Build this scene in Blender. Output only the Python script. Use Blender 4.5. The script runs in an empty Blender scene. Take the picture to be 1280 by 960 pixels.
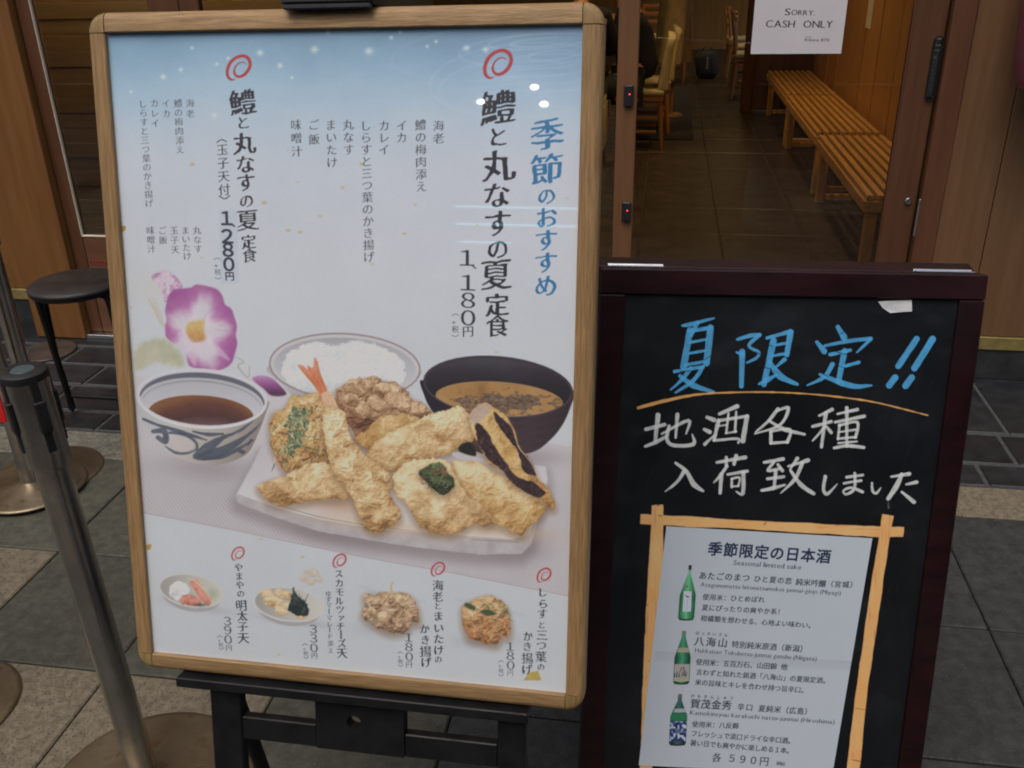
import bpy, bmesh, math, random
import numpy as np
from mathutils import Vector, Matrix, Quaternion
random.seed(7)
S = bpy.context.scene
COL = S.collection

# ------------------------------------------------------------------ camera
FPX = 1142.0                                     # focal length in pixels of a 1280 px wide picture
R0 = np.array([[0.98739491, 0.04922009, -0.15042827], [0.1570382, -0.42328413, 0.89228333], [-0.01975564, -0.90465901, -0.42567803]])
_u, _s, _v = np.linalg.svd(R0); RC = _u @ _v     # camera (right, down, forward) -> world
EYE = np.array([0, 0, 1.5])
cam = bpy.data.cameras.new('camera'); camo = bpy.data.objects.new('camera', cam); COL.objects.link(camo)
m3 = RC @ np.diag([1, -1, -1])
camo.matrix_world = Matrix([[*m3[0], 0], [*m3[1], 0], [*m3[2], 1.5], [0, 0, 0, 1]])
cam.sensor_fit = 'HORIZONTAL'; cam.sensor_width = 36; cam.lens = FPX / 1280 * 36
cam.clip_start = 0.05; cam.clip_end = 500
S.camera = camo

# ------------------------------------------------------------------ world, sun, exposure
W = bpy.data.worlds.new('World'); S.world = W; W.use_nodes = True
nt = W.node_tree; bg = nt.nodes['Background']
sky = nt.nodes.new('ShaderNodeTexSky'); sky.sky_type = 'NISHITA'; sky.sun_disc = False
SUN_EL, SUN_AZ = math.radians(62), math.radians(195)
sky.sun_elevation = SUN_EL; sky.sun_rotation = SUN_AZ
sky.air_density = 1.6; sky.dust_density = 4.5
nt.links.new(sky.outputs[0], bg.inputs[0]); bg.inputs[1].default_value = 0.12
sl = bpy.data.lights.new('sun', 'SUN'); sl.energy = 1.0; sl.angle = math.radians(35); sl.color = (1, 0.97, 0.93)
so = bpy.data.objects.new('sun', sl); COL.objects.link(so)
sd = Vector((math.sin(SUN_AZ) * math.cos(SUN_EL), math.cos(SUN_AZ) * math.cos(SUN_EL), math.sin(SUN_EL)))
so.rotation_euler = sd.to_track_quat('Z', 'Y').to_euler()
S.view_settings.view_transform = 'Standard'; S.view_settings.look = 'None'
S.view_settings.exposure = 0.10; S.view_settings.gamma = 1
S.cycles.max_bounces = 8; S.cycles.transparent_max_bounces = 12
S.cycles.use_denoising = True; S.cycles.filter_width = 1.9

# ------------------------------------------------------------------ measuring helpers
def ray(x, y): return RC @ np.array([(x - 640) / FPX, (y - 480) / FPX, 1.0])
def onz(x, y, h=0.0): r = ray(x, y); return EYE + r * ((h - 1.5) / r[2])      # point at height h
def ony(x, y, Y): r = ray(x, y); return EYE + r * (Y / r[1])                  # point on a wall at depth Y
def proj(P):
    c = (np.asarray(P) - EYE) @ RC
    return 640 + FPX * c[..., 0] / c[..., 2], 480 + FPX * c[..., 1] / c[..., 2]

# ------------------------------------------------------------------ object helpers
def tag(o, label=None, cat=None, group=None, kind=None):
    if label: o['label'] = label
    if cat: o['category'] = cat
    if group: o['group'] = group
    if kind: o['kind'] = kind
    return o
def empty(name, loc=(0, 0, 0), rot=None, label=None, cat=None, group=None, kind=None):
    o = bpy.data.objects.new(name, None); COL.objects.link(o)
    if rot is not None: o.matrix_world = Matrix.Translation(Vector(loc)) @ rot.to_4x4()
    else: o.location = loc
    o.empty_display_size = 0.1
    return tag(o, label, cat, group, kind)
def obj(name, bm, mat, parent=None, smooth=False, loc=None):
    if isinstance(bm, bmesh.types.BMesh):
        me = bpy.data.meshes.new(name); bmesh.ops.recalc_face_normals(bm, faces=bm.faces) ; bm.to_mesh(me); bm.free()
    else: me = bm
    if mat and not me.materials: me.materials.append(mat)
    o = bpy.data.objects.new(name, me); COL.objects.link(o)
    if parent: o.parent = parent
    if loc is not None: o.location = loc
    if smooth:
        for p in me.polygons: p.use_smooth = True
        if smooth != 'all':
            try: me.set_sharp_from_angle(angle=math.radians(40))
            except Exception: pass
    return o
def box(bm, x0, x1, y0, y1, z0, z1, bev=0.0, seg=1):
    g = bmesh.ops.create_cube(bm, size=1)
    for v in g['verts']:
        v.co = Vector(((x0 + x1) / 2 + v.co.x * (x1 - x0), (y0 + y1) / 2 + v.co.y * (y1 - y0), (z0 + z1) / 2 + v.co.z * (z1 - z0)))
    if bev:
        es = list({e for v in g['verts'] for e in v.link_edges})
        bmesh.ops.bevel(bm, geom=es, offset=bev, segments=seg, affect='EDGES', profile=0.5)
    return bm
def mbox(*a, **k): return box(bmesh.new(), *a, **k)
def tube(bm, pts, r, n=12, cap=True):
    rs = r if isinstance(r, (list, tuple)) else [r] * len(pts)
    pts = [Vector(p) for p in pts]; rings = []
    up = None
    for i, p in enumerate(pts):
        t = (pts[min(i + 1, len(pts) - 1)] - pts[max(i - 1, 0)]).normalized()
        if up is None:
            up = Vector((0, 0, 1)) if abs(t.z) < 0.9 else Vector((1, 0, 0))
        a = t.cross(up).normalized(); b = t.cross(a).normalized(); up = -b if False else up
        rings.append([bm.verts.new(p + (a * math.cos(2 * math.pi * k / n) + b * math.sin(2 * math.pi * k / n)) * rs[i]) for k in range(n)])
    for i in range(len(rings) - 1):
        for k in range(n):
            bm.faces.new((rings[i][k], rings[i][(k + 1) % n], rings[i + 1][(k + 1) % n], rings[i + 1][k]))
    if cap: bm.faces.new(rings[0]); bm.faces.new(rings[-1])
    return bm
def lathe(bm, prof, n=48):
    rings = []
    for r, z in prof:
        rings.append([bm.verts.new((r * math.cos(2 * math.pi * k / n), r * math.sin(2 * math.pi * k / n), z)) for k in range(n)] if r > 1e-6 else [bm.verts.new((0, 0, z))])
    for i in range(len(rings) - 1):
        a, b = rings[i], rings[i + 1]
        for k in range(n):
            k2 = (k + 1) % n
            if len(a) == 1 and len(b) > 1: bm.faces.new((a[0], b[k], b[k2]))
            elif len(b) == 1 and len(a) > 1: bm.faces.new((a[k], b[0], a[k2]))
            elif len(a) > 1: bm.faces.new((a[k], b[k], b[k2], a[k2]))
    return bm
def copy_tree(o, loc=None, label=None, parent=None):
    c = o.copy(); COL.objects.link(c)
    if parent: c.parent = parent
    if loc is not None: c.location = loc
    if label: c['label'] = label
    for ch in o.children: copy_tree(ch, parent=c)
    return c

# ------------------------------------------------------------------ materials
def s2l(c):
    c = np.asarray(c, float) / 255.0
    return np.where(c <= 0.04045, c / 12.92, ((c + 0.055) / 1.055) ** 2.4)
def base_mat(name, rough=0.5, metal=0.0, spec=0.5):
    m = bpy.data.materials.new(name); m.use_nodes = True
    p = m.node_tree.nodes['Principled BSDF']
    p.inputs['Roughness'].default_value = rough; p.inputs['Metallic'].default_value = metal
    p.inputs['Specular IOR Level'].default_value = spec
    return m, m.node_tree, p
def noise_mat(name, c1, c2, scale=20, rough=0.5, metal=0.0, bump=0.0, bscale=None, stretch=(1, 1, 1), detail=6, contrast=(0.35, 0.65), spec=0.5, rvar=0.0, objrand=0.0, coords='Object', speck=None, coat=0.0):
    m, t, p = base_mat(name, rough, metal, spec)
    N = t.nodes; L = t.links
    tc = N.new('ShaderNodeTexCoord'); mp = N.new('ShaderNodeMapping'); mp.inputs['Scale'].default_value = stretch
    oi = N.new('ShaderNodeObjectInfo')
    off = N.new('ShaderNodeVectorMath'); off.operation = 'SCALE'; cmb = N.new('ShaderNodeCombineXYZ')
    for k in range(3): L.new(oi.outputs['Random'], cmb.inputs[k])
    L.new(cmb.outputs[0], off.inputs[0]); off.inputs['Scale'].default_value = 37.0 if objrand else 0.0
    L.new(tc.outputs[coords], mp.inputs[0])
    ad = N.new('ShaderNodeVectorMath'); L.new(mp.outputs[0], ad.inputs[0]); L.new(off.outputs[0], ad.inputs[1])
    n = N.new('ShaderNodeTexNoise'); n.inputs['Scale'].default_value = scale; n.inputs['Detail'].default_value = detail; n.inputs['Roughness'].default_value = 0.62
    L.new(ad.outputs[0], n.inputs['Vector'])
    cr = N.new('ShaderNodeValToRGB'); cr.color_ramp.elements[0].position = contrast[0]; cr.color_ramp.elements[1].position = contrast[1]
    cr.color_ramp.elements[0].color = (*c1, 1); cr.color_ramp.elements[1].color = (*c2, 1)
    L.new(n.outputs[0], cr.inputs[0]); out = cr.outputs[0]
    if speck:
        sp = N.new('ShaderNodeTexNoise'); sp.inputs['Scale'].default_value = speck[0]; sp.inputs['Detail'].default_value = 3
        L.new(tc.outputs[coords], sp.inputs['Vector'])
        r2 = N.new('ShaderNodeValToRGB'); r2.color_ramp.elements[0].position = speck[1]; r2.color_ramp.elements[1].position = speck[2]
        L.new(sp.outputs[0], r2.inputs[0])
        mx = N.new('ShaderNodeMixRGB'); mx.inputs[2].default_value = (*speck[3], 1)
        L.new(r2.outputs[0], mx.inputs[0]); L.new(out, mx.inputs[1]); out = mx.outputs[0]
    if objrand:
        mr = N.new('ShaderNodeMapRange'); mr.inputs['To Min'].default_value = 1 - objrand; mr.inputs['To Max'].default_value = 1 + objrand
        L.new(oi.outputs['Random'], mr.inputs[0])
        hs = N.new('ShaderNodeHueSaturation'); L.new(mr.outputs[0], hs.inputs['Value']); L.new(out, hs.inputs['Color']); out = hs.outputs[0]
    L.new(out, p.inputs['Base Color'])
    if rvar:
        n3 = N.new('ShaderNodeTexNoise'); n3.inputs['Scale'].default_value = scale * 0.6; n3.inputs['Detail'].default_value = 4
        L.new(tc.outputs[coords], n3.inputs['Vector'])
        rr = N.new('ShaderNodeMapRange'); rr.inputs['From Min'].default_value = 0.3; rr.inputs['From Max'].default_value = 0.7
        rr.inputs['To Min'].default_value = max(0.02, rough - rvar); rr.inputs['To Max'].default_value = rough + rvar
        L.new(n3.outputs[0], rr.inputs[0]); L.new(rr.outputs[0], p.inputs['Roughness'])
    if bump:
        b = N.new('ShaderNodeBump'); b.inputs['Strength'].default_value = bump; b.inputs['Distance'].default_value = 0.003
        n2 = N.new('ShaderNodeTexNoise'); n2.inputs['Scale'].default_value = bscale or scale * 3; n2.inputs['Detail'].default_value = 5
        L.new(ad.outputs[0], n2.inputs['Vector']); L.new(n2.outputs[0], b.inputs['Height']); L.new(b.outputs[0], p.inputs['Normal'])
    if coat: p.inputs['Coat Weight'].default_value = coat; p.inputs['Coat Roughness'].default_value = 0.12
    return m
def wood(name, c1, c2, axis, rough=0.45, scale=1.0, objrand=0.08, bump=0.12, spec=0.4):
    st = [26, 26, 26]; st[axis] = 1.6
    m = noise_mat(name, c1, c2, scale=2.2 * scale, rough=rough, bump=bump, bscale=9 * scale, stretch=st, detail=8, contrast=(0.3, 0.72), objrand=objrand, rvar=0.08, spec=spec)
    return m
def glass_mat(name, tint=(1, 1, 1), rough=0.0):
    m = bpy.data.materials.new(name); m.use_nodes = True; t = m.node_tree; t.nodes.clear(); N = t.nodes; L = t.links
    o = N.new('ShaderNodeOutputMaterial'); mx = N.new('ShaderNodeMixShader'); tr = N.new('ShaderNodeBsdfTransparent'); gl = N.new('ShaderNodeBsdfGlossy')
    fr = N.new('ShaderNodeFresnel'); fr.inputs[0].default_value = 1.5; gl.inputs['Roughness'].default_value = rough
    tr.inputs[0].default_value = (*tint, 1)
    L.new(fr.outputs[0], mx.inputs[0]); L.new(tr.outputs[0], mx.inputs[1]); L.new(gl.outputs[0], mx.inputs[2]); L.new(mx.outputs[0], o.inputs[0])
    return m
def emit_mat(name, col, s):
    m = bpy.data.materials.new(name); m.use_nodes = True; t = m.node_tree
    p = t.nodes['Principled BSDF']; p.inputs['Emission Color'].default_value = (*col, 1); p.inputs['Emission Strength'].default_value = s
    p.inputs['Base Color'].default_value = (*col, 1)
    return m

M = {}
M['frame_h'] = wood('light_wood_h', (0.23, 0.132, 0.056), (0.45, 0.285, 0.135), 0, rough=0.45, scale=6, bump=0.35)
M['frame_v'] = wood('light_wood_v', (0.22, 0.124, 0.051), (0.43, 0.268, 0.122), 2, rough=0.45, scale=6, bump=0.35)
M['frame_c'] = wood('light_wood_corner', (0.21, 0.132, 0.048), (0.38, 0.245, 0.10), 2, rough=0.45, scale=6, bump=0.35)
M['black_metal'] = noise_mat('black_metal', (0.005, 0.005, 0.006), (0.011, 0.011, 0.012), 30, rough=0.5, spec=0.3, bump=0.1, bscale=300, rvar=0.1)
M['black_plastic'] = noise_mat('black_plastic', (0.010, 0.010, 0.012), (0.018, 0.018, 0.02), 40, rough=0.5, rvar=0.1)
M['vinyl'] = noise_mat('black_vinyl', (0.016, 0.013, 0.012), (0.034, 0.028, 0.026), 14, rough=0.45, bump=0.5, bscale=220, rvar=0.1)
M['maroon'] = noise_mat('maroon_lacquer', (0.009, 0.0020, 0.0028), (0.022, 0.0040, 0.0055), 9, rough=0.42, spec=0.35, stretch=(1, 1, 4), bump=0.08, bscale=120, rvar=0.1, objrand=0.1)
M['steel'] = noise_mat('brushed_steel', (0.42, 0.40, 0.385), (0.56, 0.53, 0.51), 5, rough=0.25, metal=1.0, stretch=(5, 5, 3), rvar=0.09, bump=0.03, bscale=20)
M['steel_bright'] = noise_mat('bright_steel', (0.7, 0.7, 0.7), (0.85, 0.85, 0.85), 40, rough=0.22, metal=1.0, rvar=0.08)
M['bronze'] = noise_mat('stained_steel', (0.20, 0.155, 0.10), (0.33, 0.27, 0.18), 7, rough=0.34, metal=0.85, rvar=0.12, bump=0.12, bscale=40, speck=(26, 0.60, 0.75, (0.22, 0.13, 0.07)))
M['brown_plate'] = noise_mat('brown_plate', (0.035, 0.024, 0.018), (0.07, 0.05, 0.04), 12, rough=0.5)
M['slab_light'] = noise_mat('granite_light', (0.115, 0.093, 0.060), (0.215, 0.178, 0.122), 55, rough=0.8, bump=0.5, bscale=160, objrand=0.10, detail=9, speck=(170, 0.55, 0.68, (0.05, 0.042, 0.035)))
M['slab_falloff'] = noise_mat('granite_falloff', (0.022, 0.023, 0.023), (0.044, 0.045, 0.045), 34, rough=0.7, bump=0.5, bscale=150, objrand=0.08, detail=9, speck=(190, 0.64, 0.72, (0.12, 0.12, 0.115)), rvar=0.12)  # the dark granite again, made darker and greyer for light falloff on the right
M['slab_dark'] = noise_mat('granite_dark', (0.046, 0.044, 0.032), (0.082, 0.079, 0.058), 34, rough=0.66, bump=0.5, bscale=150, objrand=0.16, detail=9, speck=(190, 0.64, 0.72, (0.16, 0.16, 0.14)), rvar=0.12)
M['slab_strip'] = noise_mat('granite_strip', (0.10, 0.095, 0.075), (0.24, 0.22, 0.17), 60, rough=0.75, bump=0.5, bscale=150, objrand=0.08, detail=9, speck=(120, 0.56, 0.68, (0.05, 0.045, 0.04)))
M['mortar'] = noise_mat('dark_mortar', (0.014, 0.013, 0.012), (0.028, 0.026, 0.023), 60, rough=0.9, bump=0.4)
M['asphalt'] = noise_mat('asphalt', (0.035, 0.036, 0.035), (0.065, 0.066, 0.064), 90, rough=0.85, bump=0.5)
M['tile'] = noise_mat('dark_tile', (0.010, 0.011, 0.013), (0.022, 0.023, 0.026), 16, rough=0.42, bump=0.3, bscale=60, objrand=0.2, rvar=0.12)
M['grout'] = noise_mat('pale_grout', (0.040, 0.041, 0.042), (0.075, 0.076, 0.076), 50, rough=0.85, bump=0.3)
M['wall_wood'] = wood('panel_wood', (0.125, 0.062, 0.028), (0.18, 0.094, 0.045), 2, rough=0.5, scale=0.5, objrand=0.12)
M['orange_wood'] = wood('orange_wood', (0.15, 0.062, 0.018), (0.22, 0.10, 0.032), 2, rough=0.4, scale=0.5)
M['door_wood'] = wood('door_wood', (0.085, 0.034, 0.017), (0.13, 0.056, 0.028), 2, rough=0.42, scale=0.6)
M['door_wood_h'] = wood('door_wood_h', (0.12, 0.05, 0.026), (0.17, 0.078, 0.042), 0, rough=0.42, scale=0.6)
M['post_wood'] = wood('post_wood', (0.15, 0.068, 0.030), (0.21, 0.10, 0.046), 2, rough=0.45, scale=0.6)
M['in_wood'] = wood('inside_wood', (0.40, 0.18, 0.045), (0.54, 0.27, 0.075), 2, rough=0.45, scale=0.4, objrand=0.08)
M['bench'] = wood('bench_wood', (0.55, 0.27, 0.06), (0.72, 0.40, 0.11), 1, rough=0.4, scale=0.8)
M['chair_wood'] = wood('chair_wood', (0.36, 0.15, 0.045), (0.48, 0.22, 0.07), 2, rough=0.4)
M['slat_wood'] = wood('slat_wood', (0.36, 0.22, 0.08), (0.50, 0.33, 0.14), 0, rough=0.8, scale=0.8, objrand=0.06)
M['in_floor'] = noise_mat('inside_floor', (0.038, 0.025, 0.014), (0.058, 0.038, 0.022), 10, rough=0.38, bump=0.15, bscale=60, objrand=0.08, rvar=0.08)
M['in_grout'] = noise_mat('inside_grout', (0.055, 0.040, 0.026), (0.085, 0.062, 0.042), 40, rough=0.8)
M['mat_dark'] = noise_mat('dark_mat', (0.022, 0.019, 0.015), (0.036, 0.031, 0.025), 60, rough=0.9, bump=0.6, bscale=300)
M['plaster'] = noise_mat('plaster', (0.45, 0.36, 0.25), (0.55, 0.45, 0.32), 5, rough=0.9, bump=0.2)
M['stone'] = noise_mat('black_stone', (0.016, 0.017, 0.019), (0.036, 0.037, 0.040), 12, rough=0.5, bump=0.3, bscale=60, rvar=0.1)
M['brass'] = noise_mat('dull_brass', (0.20, 0.15, 0.05), (0.32, 0.25, 0.09), 20, rough=0.5, metal=0.35, rvar=0.1)
M['cream_cloth'] = noise_mat('cream_cloth', (0.50, 0.40, 0.20), (0.66, 0.55, 0.31), 12, rough=0.9, bump=0.7, bscale=20)
M['navy_cloth'] = noise_mat('navy_cloth', (0.008, 0.010, 0.018), (0.016, 0.019, 0.03), 20, rough=0.9, bump=0.5, bscale=25)
M['khaki'] = noise_mat('khaki_cloth', (0.34, 0.25, 0.12), (0.46, 0.35, 0.18), 10, rough=0.9, bump=0.8, bscale=16)
M['jeans'] = noise_mat('grey_jeans', (0.05, 0.055, 0.05), (0.10, 0.105, 0.09), 25, rough=0.9, bump=0.4)
M['skin'] = noise_mat('skin', (0.45, 0.22, 0.13), (0.55, 0.29, 0.18), 8, rough=0.5)
M['hair'] = noise_mat('black_hair', (0.008, 0.006, 0.005), (0.02, 0.015, 0.012), 30, rough=0.5, stretch=(8, 8, 1))
M['charcoal'] = noise_mat('charcoal_cloth', (0.022, 0.022, 0.026), (0.05, 0.05, 0.056), 30, rough=0.85, bump=0.4)
M['red_paper'] = noise_mat('red_paper', (0.13, 0.025, 0.032), (0.18, 0.04, 0.048), 6, rough=0.7, stretch=(1, 1, 5), bump=0.4)
M['red_belt'] = noise_mat('red_belt', (0.62, 0.012, 0.012), (0.75, 0.02, 0.02), 30, rough=0.6)
M['teal_disc'] = noise_mat('grey_teal_disc', (0.045, 0.07, 0.08), (0.07, 0.10, 0.11), 20, rough=0.45)
M['tape'] = noise_mat('white_tape', (0.62, 0.62, 0.64), (0.78, 0.78, 0.8), 30, rough=0.6, bump=0.3)
M['strip_paper'] = noise_mat('strip_paper', (0.60, 0.50, 0.38), (0.72, 0.62, 0.48), 9, rough=0.8)
M['glass'] = glass_mat('door_glass', (0.93, 0.95, 0.93))
M['red_led'] = emit_mat('red_led', (1.0, 0.03, 0.05), 5)
M['warm_lamp'] = emit_mat('warm_lamp', (1.0, 0.72, 0.38), 9)
M['white_lamp'] = emit_mat('white_lamp', (1.0, 0.97, 0.9), 60)
M['cyan_tube'] = emit_mat('cyan_tube', (0.3, 0.85, 1.0), 3.5)
M['opp_wall'] = noise_mat('street_wall', (0.10, 0.095, 0.09), (0.16, 0.15, 0.14), 3, rough=0.8, bump=0.3)
M['opp_glass'] = noise_mat('shop_window_dark', (0.02, 0.022, 0.025), (0.03, 0.032, 0.035), 3, rough=0.12)
M['pale_mark'] = noise_mat('pale_print', (0.40, 0.38, 0.38), (0.5, 0.48, 0.48), 30, rough=0.6)
M['red_print'] = noise_mat('red_print', (0.28, 0.03, 0.02), (0.35, 0.04, 0.03), 30, rough=0.6)

# ------------------------------------------------------------------ poses of the two signs
def fit_rect(corn, width):
    """pose of a rectangle of known width seen at four measured corners (TL TR BR BL)"""
    c = np.array(corn, float)
    def res(p):
        ax = p[3:6]; th = np.linalg.norm(ax) + 1e-12; k = ax / th
        K = np.array([[0, -k[2], k[1]], [k[2], 0, -k[0]], [-k[1], k[0], 0]])
        Rm = np.eye(3) + math.sin(th) * K + (1 - math.cos(th)) * K @ K
        a = Rm @ np.array([1, 0, 0.]); b = Rm @ np.array([0, 0, -1.])
        pts = np.array([p[:3], p[:3] + a * width, p[:3] + a * width + b * p[6], p[:3] + b * p[6]])
        x, y = proj(pts)
        return np.concatenate([x - c[:, 0], y - c[:, 1]]), Rm
    p = np.array([-0.6, 1.2, 1.4, -0.2, 0.0, 0.0, 0.9])
    for _ in range(60):
        r, _R = res(p); J = np.zeros((8, 7))
        for i in range(7):
            q = p.copy(); q[i] += 1e-5; J[:, i] = (res(q)[0] - r) / 1e-5
        p = p - np.linalg.lstsq(J, r, rcond=None)[0] * 0.8
    return p[:3], res(p)[1], p[6]

FRW = 0.640
F_TL, F_R, F_H = fit_rect([(105, 17), (759, -2), (727, 892), (171, 836)], FRW)
BBW = 0.600
B_TL, B_R, B_HV = fit_rect([(750, 333), (1237, 346), (1152, 960), (727, 960)], BBW)

class Canvas:
    """flat print on a plane: texels know which point of the plane they are"""
    def __init__(s, P0, U, V, w, h, ppm):
        s.P0, s.U, s.V = np.array(P0), np.array(U), np.array(V); s.n = np.cross(s.U, s.V)
        s.w, s.h, s.ppm = w, h, ppm; s.nx, s.ny = int(w * ppm), int(h * ppm)
        jj, ii = np.meshgrid((np.arange(s.nx) + .5) / ppm, (np.arange(s.ny) + .5) / ppm)
        P = s.P0 + jj[..., None] * s.U + ii[..., None] * s.V
        s.X, s.Y = [a.astype(np.float32) for a in proj(P)]
        s.img = np.zeros((s.ny, s.nx, 3), np.float32)
    def t(s, x, y):
        r = ray(x, y); k = ((s.P0 - EYE) @ s.n) / (r @ s.n); d = EYE + r * k - s.P0
        return d @ s.U * s.ppm, d @ s.V * s.ppm
    def win(s, x0, y0, x1, y1):
        q = [s.t(a, b) for a, b in ((x0, y0), (x1, y0), (x1, y1), (x0, y1))]
        i0 = max(0, int(min(a[0] for a in q)) - 1); i1 = min(s.nx, int(max(a[0] for a in q)) + 2)
        j0 = max(0, int(min(a[1] for a in q)) - 1); j1 = min(s.ny, int(max(a[1] for a in q)) + 2)
        sl = (slice(j0, max(j1, j0)), slice(i0, max(i1, i0)))
        return sl, s.X[sl], s.Y[sl]
    def blend(s, sl, col, a):
        c = np.asarray(col, np.float32); a = np.clip(a, 0, 1)[..., None]
        s.img[sl] = s.img[sl] * (1 - a) + c * a

_rng = np.random.RandomState(3)
_lat = _rng.rand(256, 256).astype(np.float32)
def vnoise(X, Y, sc, seed=0):
    x = X / sc + seed * 17.3; y = Y / sc + seed * 7.7
    xi = np.floor(x).astype(int); yi = np.floor(y).astype(int); fx = x - xi; fy = y - yi
    fx = fx * fx * (3 - 2 * fx); fy = fy * fy * (3 - 2 * fy)
    g = lambda a, b: _lat[a & 255, b & 255]
    return (g(xi, yi) * (1 - fx) + g(xi + 1, yi) * fx) * (1 - fy) + (g(xi, yi + 1) * (1 - fx) + g(xi + 1, yi + 1) * fx) * fy
def fbm(X, Y, sc, seed=0, o=4):
    v = 0; a = 1; t = 0
    for i in range(o): v = v + a * vnoise(X, Y, sc / 2 ** i, seed + i * 3); t += a; a *= 0.55
    return v / t
def spline(pts, n=5, closed=True):
    P = [np.array(p, float) for p in pts]; out = []; N = len(P)
    for i in range(N if closed else N - 1):
        if closed: p0, p1, p2, p3 = P[i - 1], P[i], P[(i + 1) % N], P[(i + 2) % N]
        else: p0, p1, p2, p3 = P[max(i - 1, 0)], P[i], P[i + 1], P[min(i + 2, N - 1)]
        for k in range(n):
            t = k / n
            out.append(0.5 * ((2 * p1) + (p2 - p0) * t + (2 * p0 - 5 * p1 + 4 * p2 - p3) * t * t + (3 * p1 - p0 - 3 * p2 + p3) * t ** 3))
    if not closed: out.append(P[-1])
    return out
def segd(X, Y, a, b):
    dx, dy = b[0] - a[0], b[1] - a[1]; L = dx * dx + dy * dy + 1e-9
    t = np.clip(((X - a[0]) * dx + (Y - a[1]) * dy) / L, 0, 1)
    return np.hypot(X - a[0] - t * dx, Y - a[1] - t * dy), t
def sdf(X, Y, poly):
    d = np.full(X.shape, 1e9, np.float32); ins = np.zeros(X.shape, bool); n = len(poly)
    for i in range(n):
        a, b = poly[i], poly[(i + 1) % n]
        d = np.minimum(d, segd(X, Y, a, b)[0])
        if a[1] != b[1]:
            ins ^= ((a[1] > Y) != (b[1] > Y)) & (X < (b[0] - a[0]) * (Y - a[1]) / (b[1] - a[1]) + a[0])
    return np.where(ins, d, -d)
def ss(x, a, b): t = np.clip((x - a) / (b - a), 0, 1); return t * t * (3 - 2 * t)
def ramp(v, cols, pos=None):
    cols = np.array(cols, np.float32); pos = np.linspace(0, 1, len(cols)) if pos is None else pos
    return np.stack([np.interp(v, pos, cols[:, k]) for k in range(3)], -1)
def bounds(p, m=6):
    a = np.array(p); return a[:, 0].min() - m, a[:, 1].min() - m, a[:, 0].max() + m, a[:, 1].max() + m
def fillp(c, poly, col, soft=0.7, alpha=1.0, sp=True, wob=0, seed=0):
    P = spline(poly) if sp else poly
    sl, X, Y = c.win(*bounds(P, 4 + soft * 2)); d = sdf(X, Y, P)
    if wob: d = d + (fbm(X, Y, 5, seed) - .5) * wob
    col = col(X, Y, d) if callable(col) else col
    c.blend(sl, col, ss(d, -soft, soft) * alpha)
def ell(cx, cy, rx, ry, rot=0, n=40, a0=0, a1=360):
    r = math.radians(rot); o = []
    for k in range(n + (0 if a1 - a0 == 360 else 1)):
        a = math.radians(a0 + (a1 - a0) * k / n); x, y = rx * math.cos(a), ry * math.sin(a)
        o.append((cx + x * math.cos(r) - y * math.sin(r), cy + x * math.sin(r) + y * math.cos(r)))
    return o
def line(c, pts, w, col, alpha=1.0, soft=0.55, sp=True, seed=None):
    """stroke with widths given at the ends or at every point"""
    if sp and len(pts) > 2:
        ws = np.array(w if isinstance(w, (list, tuple)) else [w] * len(pts), float)
        if len(ws) != len(pts): ws = np.interp(np.linspace(0, 1, len(pts)), np.linspace(0, 1, len(ws)), ws)
        P = spline(pts, 5, False); wl = np.interp(np.linspace(0, 1, len(P)), np.linspace(0, 1, len(pts)), ws)
    else:
        P = pts; ws = np.array(w if isinstance(w, (list, tuple)) else [w] * len(pts), float)
        wl = np.interp(np.linspace(0, 1, len(P)), np.linspace(0, 1, len(ws)), ws)
    mw = float(max(wl))
    sl, X, Y = c.win(*bounds(P, mw + 3)); m = np.full(X.shape, -1e9, np.float32)
    for i in range(len(P) - 1):
        d, t = segd(X, Y, P[i], P[i + 1]); m = np.maximum(m, (wl[i] * (1 - t) + wl[i + 1] * t) / 2 - d)
    if seed is not None: m = m + (vnoise(X, Y, 6.5, seed) - .5) * min(mw, 3) * 0.2
    if seed is not None:
        a0, a1 = P[0], P[-1]; L = math.hypot(a1[0] - a0[0], a1[1] - a0[1]) + 1e-6; q = (X - a0[0]) * (a1[1] - a0[1]) / L - (Y - a0[1]) * (a1[0] - a0[0]) / L; r_ = (X - a0[0]) * (a1[0] - a0[0]) / L + (Y - a0[1]) * (a1[1] - a0[1]) / L
        alpha = alpha * (1 - .13 * ss(vnoise(q, r_ * .12, .9, seed), .62, .95) - .1 * vnoise(X, Y, 9, seed))
    c.blend(sl, col, ss(m, -soft, soft) * alpha)
def glow(c, cx, cy, rx, ry, col, alpha=1.0, rot=0, p=1.0):
    sl, X, Y = c.win(cx - rx * 2.2, cy - ry * 2.2 - abs(rx * math.sin(math.radians(rot))), cx + rx * 2.2, cy + ry * 2.2 + abs(rx * math.sin(math.radians(rot))))
    r = math.radians(rot); x = (X - cx) * math.cos(r) + (Y - cy) * math.sin(r); y = -(X - cx) * math.sin(r) + (Y - cy) * math.cos(r)
    c.blend(sl, col, np.exp(-((x / rx) ** 2 + (y / ry) ** 2) ** p) * alpha)
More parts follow.
